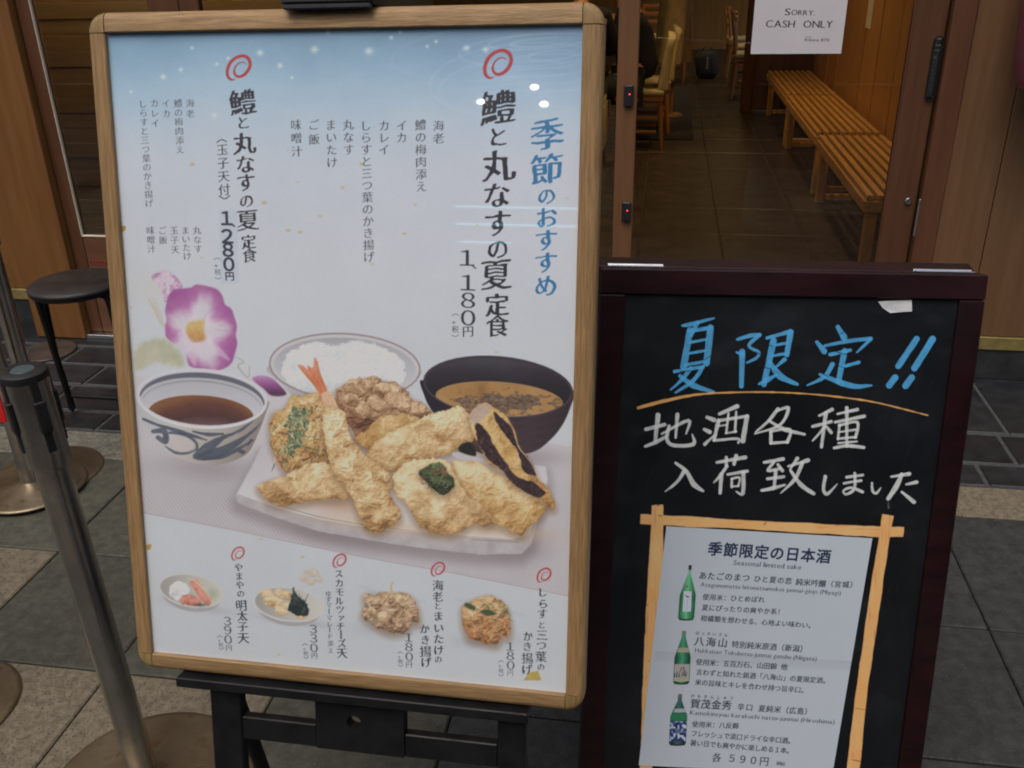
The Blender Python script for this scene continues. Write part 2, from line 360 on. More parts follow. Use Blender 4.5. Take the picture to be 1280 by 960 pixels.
def blob(c, poly, cols, dome=13, bump=5.5, ns=9, seed=1, wob=5, soft=0.9, gain=1.0, lo=0.0, tint=None, shadow=True, hard=0.0):
    P = spline(poly)
    if shadow:
        sl, X, Y = c.win(*bounds(P, 18)); d = sdf(X, Y - 4, P); c.blend(sl, (112, 78, 46), ss(d, -9, 4) * 0.5)
    sl, X, Y = c.win(*bounds(P, 8)); x0, y0, x1, y1 = bounds(P, 0)
    cr = fbm(X, Y, 4.2, seed + 20, 3)
    d = sdf(X, Y, P) + (fbm(X, Y, 9, seed, 3) - .5) * wob + (cr - .5) * 3.4
    wx = (fbm(X, Y, 10, seed + 31, 2) - .5) * 9; wy = (fbm(X, Y, 10, seed + 37, 2) - .5) * 9      # folds of batter
    n0 = fbm(X + wx, Y + wy, ns * 1.6, seed + 2, 2); n1 = 1 - np.abs(fbm(X + wx, Y + wy, ns * .9, seed + 5, 3) * 2 - 1); n2 = fbm(X, Y, ns * 0.35, seed + 9, 3)
    h = np.sqrt(np.clip(d, 0, dome) / dome) * dome * 0.55 + n0 * bump * 1.5 + n1 * bump * .62 + n2 * bump * (0.12 + hard)
    gy, gx = np.gradient(h); k = c.ppm / 1000 * gain
    gx = gx * k; gy = gy * k; nz = 1 / np.sqrt(1 + gx * gx + gy * gy); sh = (0.30 * gx + 0.60 * gy + 0.74) * nz
    c1 = ss(vnoise(X, Y, 2.1, seed + 41), .62, .95); c2 = ss(vnoise(X, Y, 2.7, seed + 47), .70, .97)
    v = 0.62 + (sh - 0.72) * .40 + (n0 - .5) * 0.75 + (n2 - .5) * 0.20 + (n1 - .75) * .20 + c1 * .05 - c2 * .06 + lo - ((Y - y0) / (y1 - y0) - .45) * .42
    v = v * (0.76 + 0.24 * ss(d, 0, 5)) + .10 * (ss(d, .3, 1.2) - ss(d, 1.2, 3)) * (cr > .5)
    col = ramp(np.clip(v, 0, 1), cols)
    if tint is not None: col = tint(X, Y, d, col, v)
    c.blend(sl, col, ss(d, -soft, soft))

# ------------------------------------------------------------------ lettering: outlines of the built-in typeface, inked
GN = 96; _gc = {}
def glyph(ch):
    if ch in _gc: return _gc[ch]
    cu = bpy.data.curves.new('t', 'FONT'); cu.body = ch; cu.resolution_u = 3
    o = bpy.data.objects.new('t', cu); me = o.to_mesh(); me.calc_loop_triangles()
    v = np.array([p.co[:2] for p in me.vertices]) if len(me.vertices) else np.zeros((0, 2))
    tr = [tuple(t.vertices) for t in me.loop_triangles]
    o.to_mesh_clear(); bpy.data.objects.remove(o); bpy.data.curves.remove(cu)
    n2 = GN * 2; b = np.zeros((n2, n2), np.float32); bb = (0, 0.3) if not len(v) else (v[:, 0].min(), v[:, 0].max())
    if len(v):
        q = np.stack([(v[:, 0] + .1) / 1.2 * n2, (1.0 - v[:, 1]) / 1.2 * n2], -1)
        for t in tr:
            A, B, C = q[list(t)]
            x0, y0 = np.floor(np.minimum(np.minimum(A, B), C)).astype(int); x1, y1 = np.ceil(np.maximum(np.maximum(A, B), C)).astype(int) + 1
            x0 = max(x0, 0); y0 = max(y0, 0); x1 = min(x1, n2); y1 = min(y1, n2)
            if x1 <= x0 or y1 <= y0: continue
            xs = np.arange(x0, x1)[None] + .5; ys = np.arange(y0, y1)[:, None] + .5
            e = lambda P, Q: (Q[0] - P[0]) * (ys - P[1]) - (Q[1] - P[1]) * (xs - P[0])
            w0, w1, w2 = e(A, B), e(B, C), e(C, A)
            b[y0:y1, x0:x1][((w0 >= 0) & (w1 >= 0) & (w2 >= 0)) | ((w0 <= 0) & (w1 <= 0) & (w2 <= 0))] = 1
    b = b.reshape(GN, 2, GN, 2).mean((1, 3)); _gc[ch] = (b, bb); return _gc[ch]
def shift(b, dx, dy):
    o = np.zeros_like(b); h, w = b.shape
    o[max(dy, 0):h + min(dy, 0), max(dx, 0):w + min(dx, 0)] = b[max(-dy, 0):h + min(-dy, 0), max(-dx, 0):w + min(-dx, 0)]; return o
_ic = {}
def inked(ch, style):
    k = (ch, style)
    if k in _ic: return _ic[k]
    b, bb = glyph(ch)
    thin = np.minimum(b, np.minimum(shift(b, 0, 1), shift(b, 0, -1)))               # lighter horizontals, as a brush leaves them
    if style == 'brush':
        w = 1 if b.mean() > .30 else 2
        o = thin.copy() if w == 2 else b.copy()
        for s in range(-w, w + 1): o = np.maximum(o, shift(thin if w == 2 else b, s, -int(s * 0.6)))
        if b.mean() < .2: o = np.maximum(o, shift(o, 1, 0))
        o = (o * 2 + shift(o, 1, 0) + shift(o, -1, 0) + shift(o, 0, 1) + shift(o, 0, -1)) / 6
    elif style == 'semi':
        o = np.maximum(thin * .6 + b * .4, np.maximum(shift(thin, 1, 0), shift(thin, -1, 0)))
    elif style == 'text': o = np.maximum(b, np.maximum(shift(b, 1, 0), shift(b, -1, 0))); o = np.maximum(o, shift(o, 0, 1)); o = np.maximum(o, shift(o, 1, 0))
    elif style == 'bold':
        o = b.copy()
        for dx in (-2, -1, 0, 1, 2):
            for dy in (-2, -1, 0, 1, 2):
                if dx * dx + dy * dy <= 5: o = np.maximum(o, shift(b, dx, dy))
    else: o = b
    _ic[k] = (o, bb); return _ic[k]
def put(c, ch, cx, cy, size, col, style='brush', wd=None, shear=None, alpha=1.0, anchor=None):
    """one character, centre at a measured point, size = height of the em square"""
    if ch == ' ': return
    b, bb = inked(ch, style); tx, ty = c.t(cx, cy)
    ax = c.t(cx + 1, cy)[0] - tx; ay = c.t(cx, cy + 1)[1] - ty
    hw = (wd or size) * ax; hh = size * ay
    if shear is None: shear = -0.10 if style in ('brush', 'semi') else 0.0
    i0, i1 = max(0, int(tx - hw * .8)), min(c.nx, int(tx + hw * .8) + 2); j0, j1 = max(0, int(ty - hh * .8)), min(c.ny, int(ty + hh * .8) + 2)
    if i1 <= i0 or j1 <= j0: return
    xs, ys = np.meshgrid(np.arange(i0, i1) + .5 - tx, np.arange(j0, j1) + .5 - ty)
    u = xs / hw; v = ys / hh - shear * u
    u = u - 0.03 * v if style == 'brush' else u
    if style == 'brush':
        s = ord(ch) % 31
        u = u + (vnoise(xs + 500, ys + 500, hw * .22, s) - .5) * 0.055; v = v + (vnoise(xs + 900, ys + 300, hw * .22, s + 4) - .5) * 0.055
    cxg = 0.5 if anchor is None else anchor
    gx = (u + cxg + .1) / 1.2 * GN - .5; gy = (v + (1.0 - 0.38)) / 1.2 * GN - .5
    xi = np.floor(gx).astype(int); yi = np.floor(gy).astype(int); fx = gx - xi; fy = gy - yi
    ok = (xi >= 0) & (yi >= 0) & (xi < GN - 1) & (yi < GN - 1); xi = np.clip(xi, 0, GN - 2); yi = np.clip(yi, 0, GN - 2)
    a = ((b[yi, xi] * (1 - fx) + b[yi, xi + 1] * fx) * (1 - fy) + (b[yi + 1, xi] * (1 - fx) + b[yi + 1, xi + 1] * fx) * fy) * ok
    if style == 'brush':
        th = 0.46 + (vnoise(xs + 100, ys + 700, hw * .17, ord(ch) % 17) - .5) * .5; a = ss(a, th - .26, th + .26) * ok
    c.blend((slice(j0, j1), slice(i0, i1)), col, a * alpha)
def column(c, text, p0, p1, size, col, style='semi', wd=None, alpha=1.0):
    n = len(text)
    for i, ch in enumerate(text):
        t = i / max(n - 1, 1); put(c, ch, p0[0] + (p1[0] - p0[0]) * t, p0[1] + (p1[1] - p0[1]) * t, size, col, style, wd, alpha=alpha)
def latin(c, text, p0, p1, size, col, style='plain', alpha=1.0, wscale=1.0):
    adv = []
    for ch in text:
        bb = glyph(ch)[1]; adv.append((bb[1] - bb[0]) + 0.10 if ch != ' ' else 0.3)
    T = sum(adv); x = 0
    L = math.hypot(p1[0] - p0[0], p1[1] - p0[1]); em = L / T
    for ch, a in zip(text, adv):
        bb = glyph(ch)[1]; t = (x + a / 2) / T
        if ch != ' ': put(c, ch, p0[0] + (p1[0] - p0[0]) * t, p0[1] + (p1[1] - p0[1]) * t, size, col, style, wd=em, shear=(p1[1] - p0[1]) / L * 0 , alpha=alpha, anchor=(bb[0] + bb[1]) / 2)
        x += a
def to_image(c, name, k):
    lin = np.clip(s2l(c.img) / k, 0.002, 0.86)
    im = bpy.data.images.new(name, c.nx, c.ny, float_buffer=True); im.colorspace_settings.name = 'Non-Color'
    px = np.ones((c.ny, c.nx, 4), np.float32); px[..., :3] = lin[::-1]; im.pixels.foreach_set(px.ravel()); im.pack() if False else None
    im.update(); return im
def print_mat(name, im, rough=0.5, coat=0.0, spec=0.5, rvar=0.0, coatr=0.03):
    m, t, p = base_mat(name, rough, 0, spec); n = t.nodes.new('ShaderNodeTexImage'); n.image = im; n.interpolation = 'Cubic'; n.extension = 'EXTEND'
    t.links.new(n.outputs[0], p.inputs['Base Color']); p.inputs['Coat Weight'].default_value = coat; p.inputs['Coat Roughness'].default_value = coatr
    if rvar:
        tc = t.nodes.new('ShaderNodeTexCoord'); n3 = t.nodes.new('ShaderNodeTexNoise'); n3.inputs['Scale'].default_value = 5; n3.inputs['Detail'].default_value = 5
        t.links.new(tc.outputs['Object'], n3.inputs['Vector']); rr = t.nodes.new('ShaderNodeMapRange')
        rr.inputs['From Min'].default_value = .3; rr.inputs['From Max'].default_value = .7; rr.inputs['To Min'].default_value = rough - rvar; rr.inputs['To Max'].default_value = rough + rvar
        t.links.new(n3.outputs[0], rr.inputs[0]); t.links.new(rr.outputs[0], p.inputs['Roughness'])
    return m
KP = 0.655                                           # light on a white sheet here: picture value -> reflectance
def Z(ox, oy, s, pts): return [(ox + x / s, oy + y / s) for x, y in pts]

# ------------------------------------------------------------------ the menu poster's print
RW = 0.0245                                        # width of the wooden frame
F_U = F_R @ np.array([1, 0, 0.]); F_V = F_R @ np.array([0, 0, -1.]); F_N = F_R @ np.array([0, -1., 0])   # right, down, out
REC = 0.007
P_P0 = F_TL + F_U * (RW - .004) + F_V * (RW - .004) - F_N * REC; P_W = FRW - 2 * RW + .008; P_HH = F_H - 2 * RW + .008
def paint_poster():
    c = Canvas(P_P0, F_U, F_V, P_W, P_HH, 1750); X, Y = c.X, c.Y
    # paper: blue sky wash fading into white
    yy = Y + (fbm(X, Y, 120, 2) - .5) * 46 - (X - 430) * 0.02
    c.img[:] = ramp(yy, [(98, 134, 166), (112, 152, 182), (140, 174, 198), (163, 184, 201), (177, 187, 199), (181, 188, 197), (180, 186, 192), (174, 181, 187)],
                    [35, 62, 105, 150, 205, 330, 560, 800])
    st = fbm(X * .12, Y, 3.0, 5); c.img += ((st - .5) * 5 * ss(-Y, -230, -60))[..., None] + ((fbm(X, Y, 60, 8) - .5) * 7)[..., None]
    c.img += (ss(X, 300, 720) * ss(-Y, -440, -300) * np.array([3, 0, 4])[:, None, None]).transpose(1, 2, 0) * 0.6
    # ripples, top right
    for k, (cx, cy, rx, ry, a) in enumerate([(672, 52, 62, 9, .30), (676, 53, 38, 5, .34), (670, 62, 96, 20, .22), (655, 100, 118, 46, .20), (640, 108, 92, 34, .16), (676, 82, 66, 14, .2), (690, 70, 30, 7, .2), (620, 66, 130, 34, .14)]):
        line(c, ell(cx, cy, rx, ry, -4, 30, 20 + k * 9, 300 + k * 7), [0.5, 2.4, .6], (178, 198, 214), a, soft=1.6)
    for k in range(5): line(c, [(590, 84 + k * 9), (640, 78 + k * 9), (700, 74 + k * 10), (728, 66 + k * 11)], [.5, 2.4, .8], (166, 196, 214), .22, soft=1.5)
    for x, y, r in [(204, 96, 3.2), (226, 87, 2.6), (271, 80, 2), (285, 73, 2), (325, 66, 3.6), (350, 82, 3), (393, 62, 4.2), (410, 40, 2.6), (461, 64, 4.5), (489, 47, 2.4), (583, 60, 3.4), (607, 62, 3.4), (500, 40, 2), (164, 115, 2), (365, 97, 2), (534, 58, 2), (240, 60, 2), (268, 144, 3), (545, 52, 2)]:
        glow(c, x, y, r, r, (200, 214, 224), .75)
        if r > 3: line(c, [(x - r * 1.6, y), (x + r * 1.6, y)], [.3, 1, .3], (205, 218, 228), .5)
    g = random.Random(4)
    for x, y in [(153, 285), (252, 322), (240, 205), (360, 187), (372, 228), (330, 253), (400, 270), (375, 290), (360, 288), (519, 256), (505, 292), (428, 234), (452, 205), (700, 206), (709, 248), (673, 268), (685, 274), (596, 281), (157, 425), (164, 384), (216, 637), (326, 673), (216, 520), (500, 690), (420, 640), (692, 720), (707, 730), (348, 818), (378, 696), (620, 440), (250, 440), (465, 330)]:
        s = g.uniform(1.6, 4.2); a = g.uniform(0, 3.1)
        fillp(c, [(x + s * math.cos(a), y + s * .6 * math.sin(a)), (x + s * .7 * math.cos(a + 2), y + s * .6 * math.sin(a + 2)), (x + s * math.cos(a + 3.6), y + s * .5 * math.sin(a + 3.6)), (x + s * .6 * math.cos(a + 5), y + s * .7 * math.sin(a + 5))], (178, 158, 96), .8, g.uniform(.4, .8))
    # table runner: woven cloth with a diagonal hem
    hem = [(160, 637), (186, 642), (290, 662), (448, 695), (560, 715), (666, 736), (712, 745)]
    cloth = [(160, 470), (300, 470), (420, 500), (720, 560), (720, 746)] + hem[::-1]
    P = cloth; sl, x, y = c.win(155, 440, 725, 760); d = sdf(x, y, P)
    u = x * .97 + y * .2; v = y * .98 - x * .19
    wv = (np.sin(u * 1.25 + v * .5) * np.sin(v * 1.7)); wv = np.where(wv > 0, wv, wv * .6)
    cc = ramp(fbm(x, y, 70, 6), [(164, 160, 165), (180, 176, 181)]) + (np.minimum(wv, .1) * 40 + 4)[..., None] * (0.55 + 0.45 * ss(x, 640, 300)[..., None]) - 3
    far = ss(y + (x - 400) * -.05, 490, 640)[..., None]; cc = cc * far + np.array([183, 180, 184.]) * (1 - far)
    cc = cc - (np.exp(-((y - 668 - (x - 500) * .09) / 16) ** 2) * ss(x, 320, 420) * ss(-x, -705, -640) * 42)[..., None] * np.array([.8, 1, 1.0])
    c.blend(sl, cc, ss(d, -1, 1)); line(c, hem, 1.0, (150, 138, 140), .8); line(c, [(a, b - 2.5) for a, b in hem], 1.6, (170, 160, 164), .5)
    # lilac blossom
    glow(c, 185, 360, 26, 22, (186, 184, 176), .5)
    line(c, Z(170, 330, 5.647, [(90, 250), (140, 330), (170, 400), (215, 450)]), [3, 5, 2], (176, 168, 138), .7, soft=2)
    line(c, Z(170, 330, 5.647, [(120, 240), (150, 300), (180, 380), (120, 340)]), [2, 3, 1], (184, 170, 158), .7, soft=1.4)
    fillp(c, Z(170, 330, 5.647, [(110, 85), (200, 45), (250, 60), (310, 120), (330, 170), (300, 200), (215, 270), (185, 230), (150, 150)]),
          lambda x, y, d: ramp(np.clip((x - 188 + (y - 338) * .5) / 40 + (fbm(x, y, 5, 3) - .5), 0, 1), [(150, 96, 140), (188, 160, 182), (196, 184, 196), (172, 130, 164)]), 1.2)
    fillp(c, Z(170, 330, 5.647, [(0, 600), (100, 535), (200, 535), (280, 590), (340, 690), (300, 725), (150, 700), (0, 745)]),
          lambda x, y, d: ramp(fbm(x, y, 16, 3) + (y - 440) / 120, [(146, 146, 106), (168, 166, 132), (182, 180, 160)]), 5, .8, wob=6)
    fl = Z(170, 330, 5.647, [(226, 236), (262, 184), (340, 172), (392, 164), (425, 145), (500, 155), (570, 178), (608, 222), (628, 284), (672, 316), (696, 380), (712, 440), (704, 500), (714, 560), (696, 640), (672, 700), (610, 742), (520, 752), (420, 735), (372, 712), (350, 640), (322, 600), (262, 556), (214, 515), (206, 440), (216, 390), (206, 330)])
    cx, cy = 170 + 440 / 5.647, 330 + 480 / 5.647
    def petal(x, y, d):
        a = np.arctan2(y - cy, x - cx); r = np.hypot((x - cx) * 1.0, (y - cy) * .82) / 46
        ray5 = 0.5 + 0.5 * np.cos(a * 5 + .6); v = r * 1.25 - ray5 * .40 + (fbm(x, y, 12, 4) - .5) * .22 + (np.sin(a * 23 + 4 * fbm(x, y, 9, 2)) * .025) * r
        return ramp(np.clip(v, 0, 1.25), [(196, 192, 200), (194, 184, 198), (184, 150, 180), (164, 92, 152), (146, 66, 134)], [0, .44, .62, .84, 1.25]) + (np.cos(a * 5 + 3.5) * 5)[..., None]
    fillp(c, fl, petal, 1.6)
    for q in [[(220, 325), (300, 330), (370, 400)], [(560, 320), (500, 350), (470, 420)], [(640, 470), (560, 465)], [(430, 160), (425, 260)], [(210, 505), (300, 500), (370, 540)]]:
        line(c, Z(170, 330, 5.647, q), [1.4, .5], (150, 100, 150), .3, soft=1.4)
    fillp(c, Z(170, 330, 5.647, [(290, 490), (380, 480), (520, 560), (600, 600), (660, 680), (560, 640), (440, 650), (420, 720), (360, 640), (340, 560)]), (198, 186, 200), 2.2, .55)
    fillp(c, Z(170, 330, 5.647, [(365, 420), (430, 395), (480, 400), (480, 470), (490, 530), (430, 550), (390, 540), (355, 480)]),
          lambda x, y, d: ramp((y - 400) / 28 + (fbm(x, y, 4, 3) - .5) * .8, [(196, 172, 112), (194, 156, 82), (180, 122, 74)]), 3)
    line(c, Z(170, 330, 5.647, [(700, 655), (760, 690), (720, 720), (790, 800), (800, 715)]), [1.2, 2, 1], (158, 152, 128), .8, soft=1)
    fillp(c, Z(170, 330, 5.647, [(820, 810), (880, 785), (950, 800), (1010, 850), (1060, 920), (960, 930), (900, 880)]),
          lambda x, y, d: ramp((y - 469) / 22, [(176, 128, 172), (140, 70, 132), (84, 44, 80)]), 1.3)
    # bowl of rice
    body = ell(431, 458, 94, 41, 3); low = [(338, 462), (345, 485), (372, 510), (430, 520), (490, 510), (522, 478)]
    fillp(c, [(337, 456), (352, 480), (380, 505), (430, 525), (480, 512), (505, 488), (523, 460), (430, 440)], lambda x, y, d: ramp((y - 455) / 60 + (x - 340) / 300, [(160, 154, 160), (176, 172, 178), (140, 134, 140)]), 1, 1)
    fillp(c, body, (181, 181, 186), 1, sp=False)
    fillp(c, ell(431, 459, 89, 37, 3), lambda x, y, d: ramp((y - 420) / 60, [(150, 150, 156), (178, 178, 184)]), 1.5, sp=False)
    rice = [(352, 470), (356, 446), (372, 434), (398, 427), (420, 431), (450, 426), (478, 433), (500, 446), (507, 462), (500, 482), (440, 500), (380, 490)]
    sl, x, y = c.win(*bounds(rice)); d = sdf(x, y, spline(rice)) + (fbm(x, y, 5, 2) - .5) * 8; gr = vnoise(x * 1.0 + y * .5, y * 1.6, 2.6, 3) * .6 + fbm(x, y, 14, 5) * .6
    c.blend(sl, ramp(gr, [(170, 178, 184), (194, 200, 204), (206, 210, 212)]) - (ss(y, 468, 498) * 14)[..., None] + (ss(vnoise(x * 1.3, y, 1.5, 9), .6, .9) * 12)[..., None], ss(d, -1, 3))
    line(c, ell(431, 458, 94, 41, 3) + [ell(431, 458, 94, 41, 3)[0]], 2.1, (132, 110, 106), .85, soft=.9, sp=False)
    # dipping sauce bowl, blue brush pattern
    bd = Z(160, 450, 6.4, [(65, 330), (90, 440), (150, 560), (230, 670), (340, 750), (480, 810), (620, 835), (760, 830), (880, 790), (960, 740), (1010, 660), (1060, 540), (1100, 430), (1118, 330), (900, 480), (600, 520), (300, 470)])
    glow(c, 262, 585, 62, 16, (120, 108, 112), .45, 4)
    fillp(c, bd, lambda x, y, d: ramp((x - 170) / 165 + (y - 530) / 260 + (fbm(x, y, 40, 2) - .5) * .2, [(170, 172, 176), (178, 177, 176), (164, 158, 150), (124, 114, 106)]), .9)
    I = (62, 70, 86)
    for q, w in [([(120, 470), (240, 520), (380, 560), (500, 600), (630, 640)], [3, 4, 6, 2]), ([(200, 570), (290, 570), (300, 650), (240, 620)], [5, 9, 6]), ([(330, 580), (460, 600), (545, 660), (550, 710)], [3, 4, 3]),
                 ([(550, 715), (470, 745), (380, 740), (300, 690)], [2, 4, 2]), ([(520, 570), (640, 595), (760, 590)], [2, 5, 3]), ([(540, 770), (640, 700), (760, 620), (850, 590)], [8, 14, 6, 2]), ([(560, 780), (700, 750), (840, 680), (960, 600), (1070, 500)], [7, 15, 9, 4, 1]),
                 ([(600, 790), (760, 770), (900, 700), (1000, 640)], [4, 6, 4, 2]), ([(800, 600), (900, 560), (1010, 480)], [1, 4, 1]), ([(890, 725), (920, 735)], [4, 6]), ([(960, 680), (985, 640)], [3, 4])]:
        line(c, Z(160, 450, 6.4, q), [a * .95 for a in w], I, .9, soft=.9, seed=3)
    fillp(c, ell(226.5, 555, 15, 9.5, 8), (180, 172, 168), 1, .8, sp=False)
    fillp(c, ell(252, 498, 82.5, 37.5, 4), (190, 191, 197), .9, sp=False)
    fillp(c, ell(252.5, 498, 78.5, 33, 4), lambda x, y, d: ramp((y - 466) / 60, [(158, 160, 168), (184, 185, 192)]), .9, sp=False)
    line(c, ell(252.5, 501.5, 77.5, 32.5, 4, 30, 184, 356), [2, 5.5, 6.5, 5.5, 2], (78, 82, 96), .9, soft=.8, sp=False)
    line(c, ell(252.5, 507.5, 75, 31, 4, 30, 190, 350), [.6, 1.6, .6], (110, 112, 126), .7, soft=.7, sp=False)
    sl, x, y = c.win(180, 485, 330, 540); d = np.minimum(sdf(x, y, ell(251, 518, 66, 24, 3)), sdf(x, y, ell(252.5, 498, 78.5, 34, 4)) - .8)
    c.blend(sl, ramp((y - 496) / 34 + (fbm(x, y, 30, 2) - .5) * .3 + (np.abs(x - 251) / 66) ** 3 * -.6, [(122, 74, 46), (92, 52, 42), (72, 44, 44), (98, 66, 66)]), ss(d, -.8, .8))
    line(c, ell(252, 498, 81.5, 36.5, 4, 24, 20, 150), [.5, 2, .5], (206, 207, 212), .9, sp=False)
    # soup bowl
    sb = Z(420, 400, 3.2, [(346, 240), (352, 300), (385, 365), (450, 440), (540, 515), (640, 545), (780, 530), (850, 485), (905, 420), (940, 340), (948, 280), (800, 380), (500, 350)])
    glow(c, 655, 572, 50, 12, (110, 96, 104), .45)
    fillp(c, sb, lambda x, y, d: ramp((x - 560) / 150 + np.sin((y - (x - 620) ** 2 * -.0016) * .62) * .05, [(30, 24, 32), (38, 28, 34), (58, 42, 48), (40, 30, 36)]), .9)
    fillp(c, ell(622.5, 483, 94, 38, 5), (52, 42, 50), .9, sp=False)
    fillp(c, ell(622.5, 484, 91, 35.5, 5), lambda x, y, d: ramp((y - 448) / 40 + (fbm(x, y, 25, 3) - .5) * .3, [(58, 56, 66), (38, 34, 42), (28, 24, 30)]), .9, sp=False)
    sl, x, y = c.win(536, 470, 712, 528); d = np.minimum(sdf(x, y, ell(624, 500, 80, 22.5, 4)), sdf(x, y, ell(622.5, 484, 91, 37, 5)) - 1)
    n = fbm(x, y * 1.7, 8, 4); mm = ss(np.exp(-(((x - 626) / 70) ** 2 + ((y - 503) / 15) ** 2)) * 1.1 + (n - .5) * 1.5, .42, .75)
    sc = ramp(fbm(x, y, 26, 6), [(128, 84, 40), (160, 114, 58), (172, 132, 82)]); sm = ramp(fbm(x, y * 2, 3, 8), [(54, 38, 28), (98, 76, 58), (150, 128, 104)])
    c.blend(sl, sc * (1 - mm[..., None]) + sm * mm[..., None], ss(d, -.8, .8)); line(c, ell(624, 500, 80, 22.5, 4, 24, 190, 350), 1.2, (190, 150, 96), .5, sp=False)
    line(c, ell(622.5, 483, 92.5, 37, 5, 30, 5, 175), [.4, 1.5, .4], (92, 80, 88), .8, sp=False)
    # plate with paper
    pl = [(294, 619), (312, 585), (326, 558), (345, 552), (500, 560), (683, 582), (686, 600), (664, 680), (652, 692), (600, 693), (520, 684), (450, 673), (398, 664), (340, 645), (296, 628)]
    sl, x, y = c.win(280, 540, 720, 720); d = sdf(x, y - 9, pl); c.blend(sl, (112, 100, 104), ss(d, -14, 4) * .5)
    fillp(c, pl, lambda x, y, d: ramp(fbm(x, y, 12, 3), [(148, 142, 146), (176, 172, 174)]), .8, sp=False, wob=2)
    fillp(c, [(296, 617), (314, 585), (327, 557), (345, 553), (500, 560), (682, 583), (684, 600), (662, 668), (640, 674), (560, 668), (470, 661), (400, 649), (350, 636)], lambda x, y, d: ramp((y - 560) / 110 + (fbm(x, y, 30, 2) - .5) * .4, [(176, 172, 178), (188, 186, 190), (196, 196, 200)]), .8, sp=False)
    line(c, [(352, 632), (400, 646), (470, 658), (520, 664)], [1, 1.6, .6], (120, 116, 122), .7); line(c, [(590, 674), (640, 677), (648, 676)], 1.3, (116, 116, 120), .7)
    T = [(122, 82, 42), (158, 114, 62), (180, 140, 86), (196, 162, 110), (212, 186, 138), (222, 206, 170)]
    T2 = [(124, 82, 36), (162, 114, 54), (182, 138, 76), (196, 160, 100), (208, 182, 132)]
    TB = [(54, 32, 28), (92, 60, 42), (134, 94, 62), (166, 126, 86), (198, 164, 122), (214, 190, 152)]
    glow(c, 470, 655, 90, 10, (190, 150, 100), .45, 8); glow(c, 620, 664, 70, 9, (188, 150, 104), .5, 4); glow(c, 430, 632, 40, 10, (176, 124, 86), .6, 4)
    # maitake mushroom cluster
    mt = Z(420, 400, 3.2, [(-5, 300), (20, 262), (70, 248), (120, 228), (190, 240), (255, 262), (300, 310), (345, 330), (380, 375), (330, 415), (240, 430), (170, 460), (115, 500), (70, 440), (30, 390)])
    blob(c, mt, TB, 16, 9, 11, 21, 9, gain=1.2, tint=lambda x, y, d, col, v: col * (1 - .35 * ss(-(x - 470) + (y - 520) * 1.2, 0, 30)[..., None] * np.array([.5, .8, .9])))
    for x, y, r in [(443, 486, 15), (462, 482, 10), (478, 488, 12), (492, 499, 12), (505, 508, 10), (470, 505, 13), (452, 512, 12), (520, 518, 8), (440, 500, 10)]:
        blob(c, ell(x, y, r, r * .78, 20, 9), TB[1:], 8, 5, 7, int(x), 5, shadow=False, lo=-.06 + .1 * (x > 465 and y < 500))
    # vegetable fritter with greens
    kk = Z(300, 440, 6, [(225, 540), (250, 450), (330, 420), (400, 330), (470, 350), (540, 300), (620, 350), (660, 480), (650, 640), (700, 800), (600, 870), (480, 880), (350, 900), (280, 800), (235, 680)])
    def kt(x, y, d, col, v):
        n = fbm(x, y, 8, 31); g2 = fbm(x, y, 3, 34); gm = ss(np.exp(-(((x - 369 - (y - 540) * -.22) / 15) ** 2 + ((y - 540) / 42) ** 2)) + (n - .5) * 1.0, .42, .6)[..., None]
        gc = ramp(g2, [(34, 44, 28), (66, 84, 50), (128, 140, 104), (190, 186, 150)]); om = ss(vnoise(x, y, 5, 40) + (x < 365) * .1, .72, .86)[..., None]
        col = col * (1 - om * .6) + np.array([196, 128, 78.]) * om * .6; return col * (1 - gm) + gc * gm
    blob(c, kk, [(84, 58, 38), (140, 98, 52), (176, 136, 74), (196, 164, 104), (212, 188, 140)], 12, 9, 6, 33, 9, gain=1.2, tint=kt)
    g = random.Random(9)
    for k in range(150):
        x, y = g.uniform(342, 410), g.uniform(505, 582); a = g.uniform(0, 3.14); L = g.uniform(4, 11)
        line(c, [(x, y), (x + L * .5 * math.cos(a) + 1, y + L * .5 * math.sin(a) - 1), (x + L * math.cos(a), y + L * math.sin(a))], [.8, 1.8, .6], g.choice([(196, 168, 112), (202, 144, 88), (170, 130, 70), (58, 74, 42), (210, 190, 148)]), .7)
    # long fish piece behind
    blob(c, Z(420, 400, 3.2, [(60, 470), (110, 450), (170, 395), (240, 375), (330, 385), (350, 430), (260, 470), (150, 520)]), T2, 13, 6, 8, 43, 6, lo=-.05)
    blob(c, Z(420, 400, 3.2, [(120, 545), (180, 470), (280, 420), (370, 375), (440, 362), (485, 342), (520, 355), (545, 400), (562, 450), (540, 490), (460, 530), (370, 560), (290, 590), (200, 600)]), T, 17, 6.5, 9, 45, 6)
    # small fish piece, front left
    blob(c, Z(290, 560, 5.565, [(180, 270), (250, 225), (360, 190), (470, 130), (590, 100), (700, 120), (790, 220), (830, 320), (760, 355), (600, 362), (470, 385), (340, 400), (240, 355)]), T, 16, 5.5, 8, 51, 5)
    # prawn
    tail = Z(300, 440, 6, [(432, 98), (470, 98), (505, 130), (505, 98), (545, 115), (556, 42), (580, 60), (602, 150), (625, 215), (655, 285), (640, 330), (600, 325), (560, 260), (500, 190), (455, 135)])
    fillp(c, tail, lambda x, y, d: ramp((y - 448) / 46 + (fbm(x * 2, y * .6, 4, 3) - .5) * .7, [(196, 150, 122), (206, 124, 84), (198, 104, 60), (206, 128, 84)]), .8)
    for q in [[(450, 110), (560, 240), (620, 320)], [(515, 110), (580, 230), (630, 320)], [(565, 60), (600, 190), (645, 300)]]: line(c, Z(300, 440, 6, q), [.8, 1.4, .8], (170, 82, 50), .6)
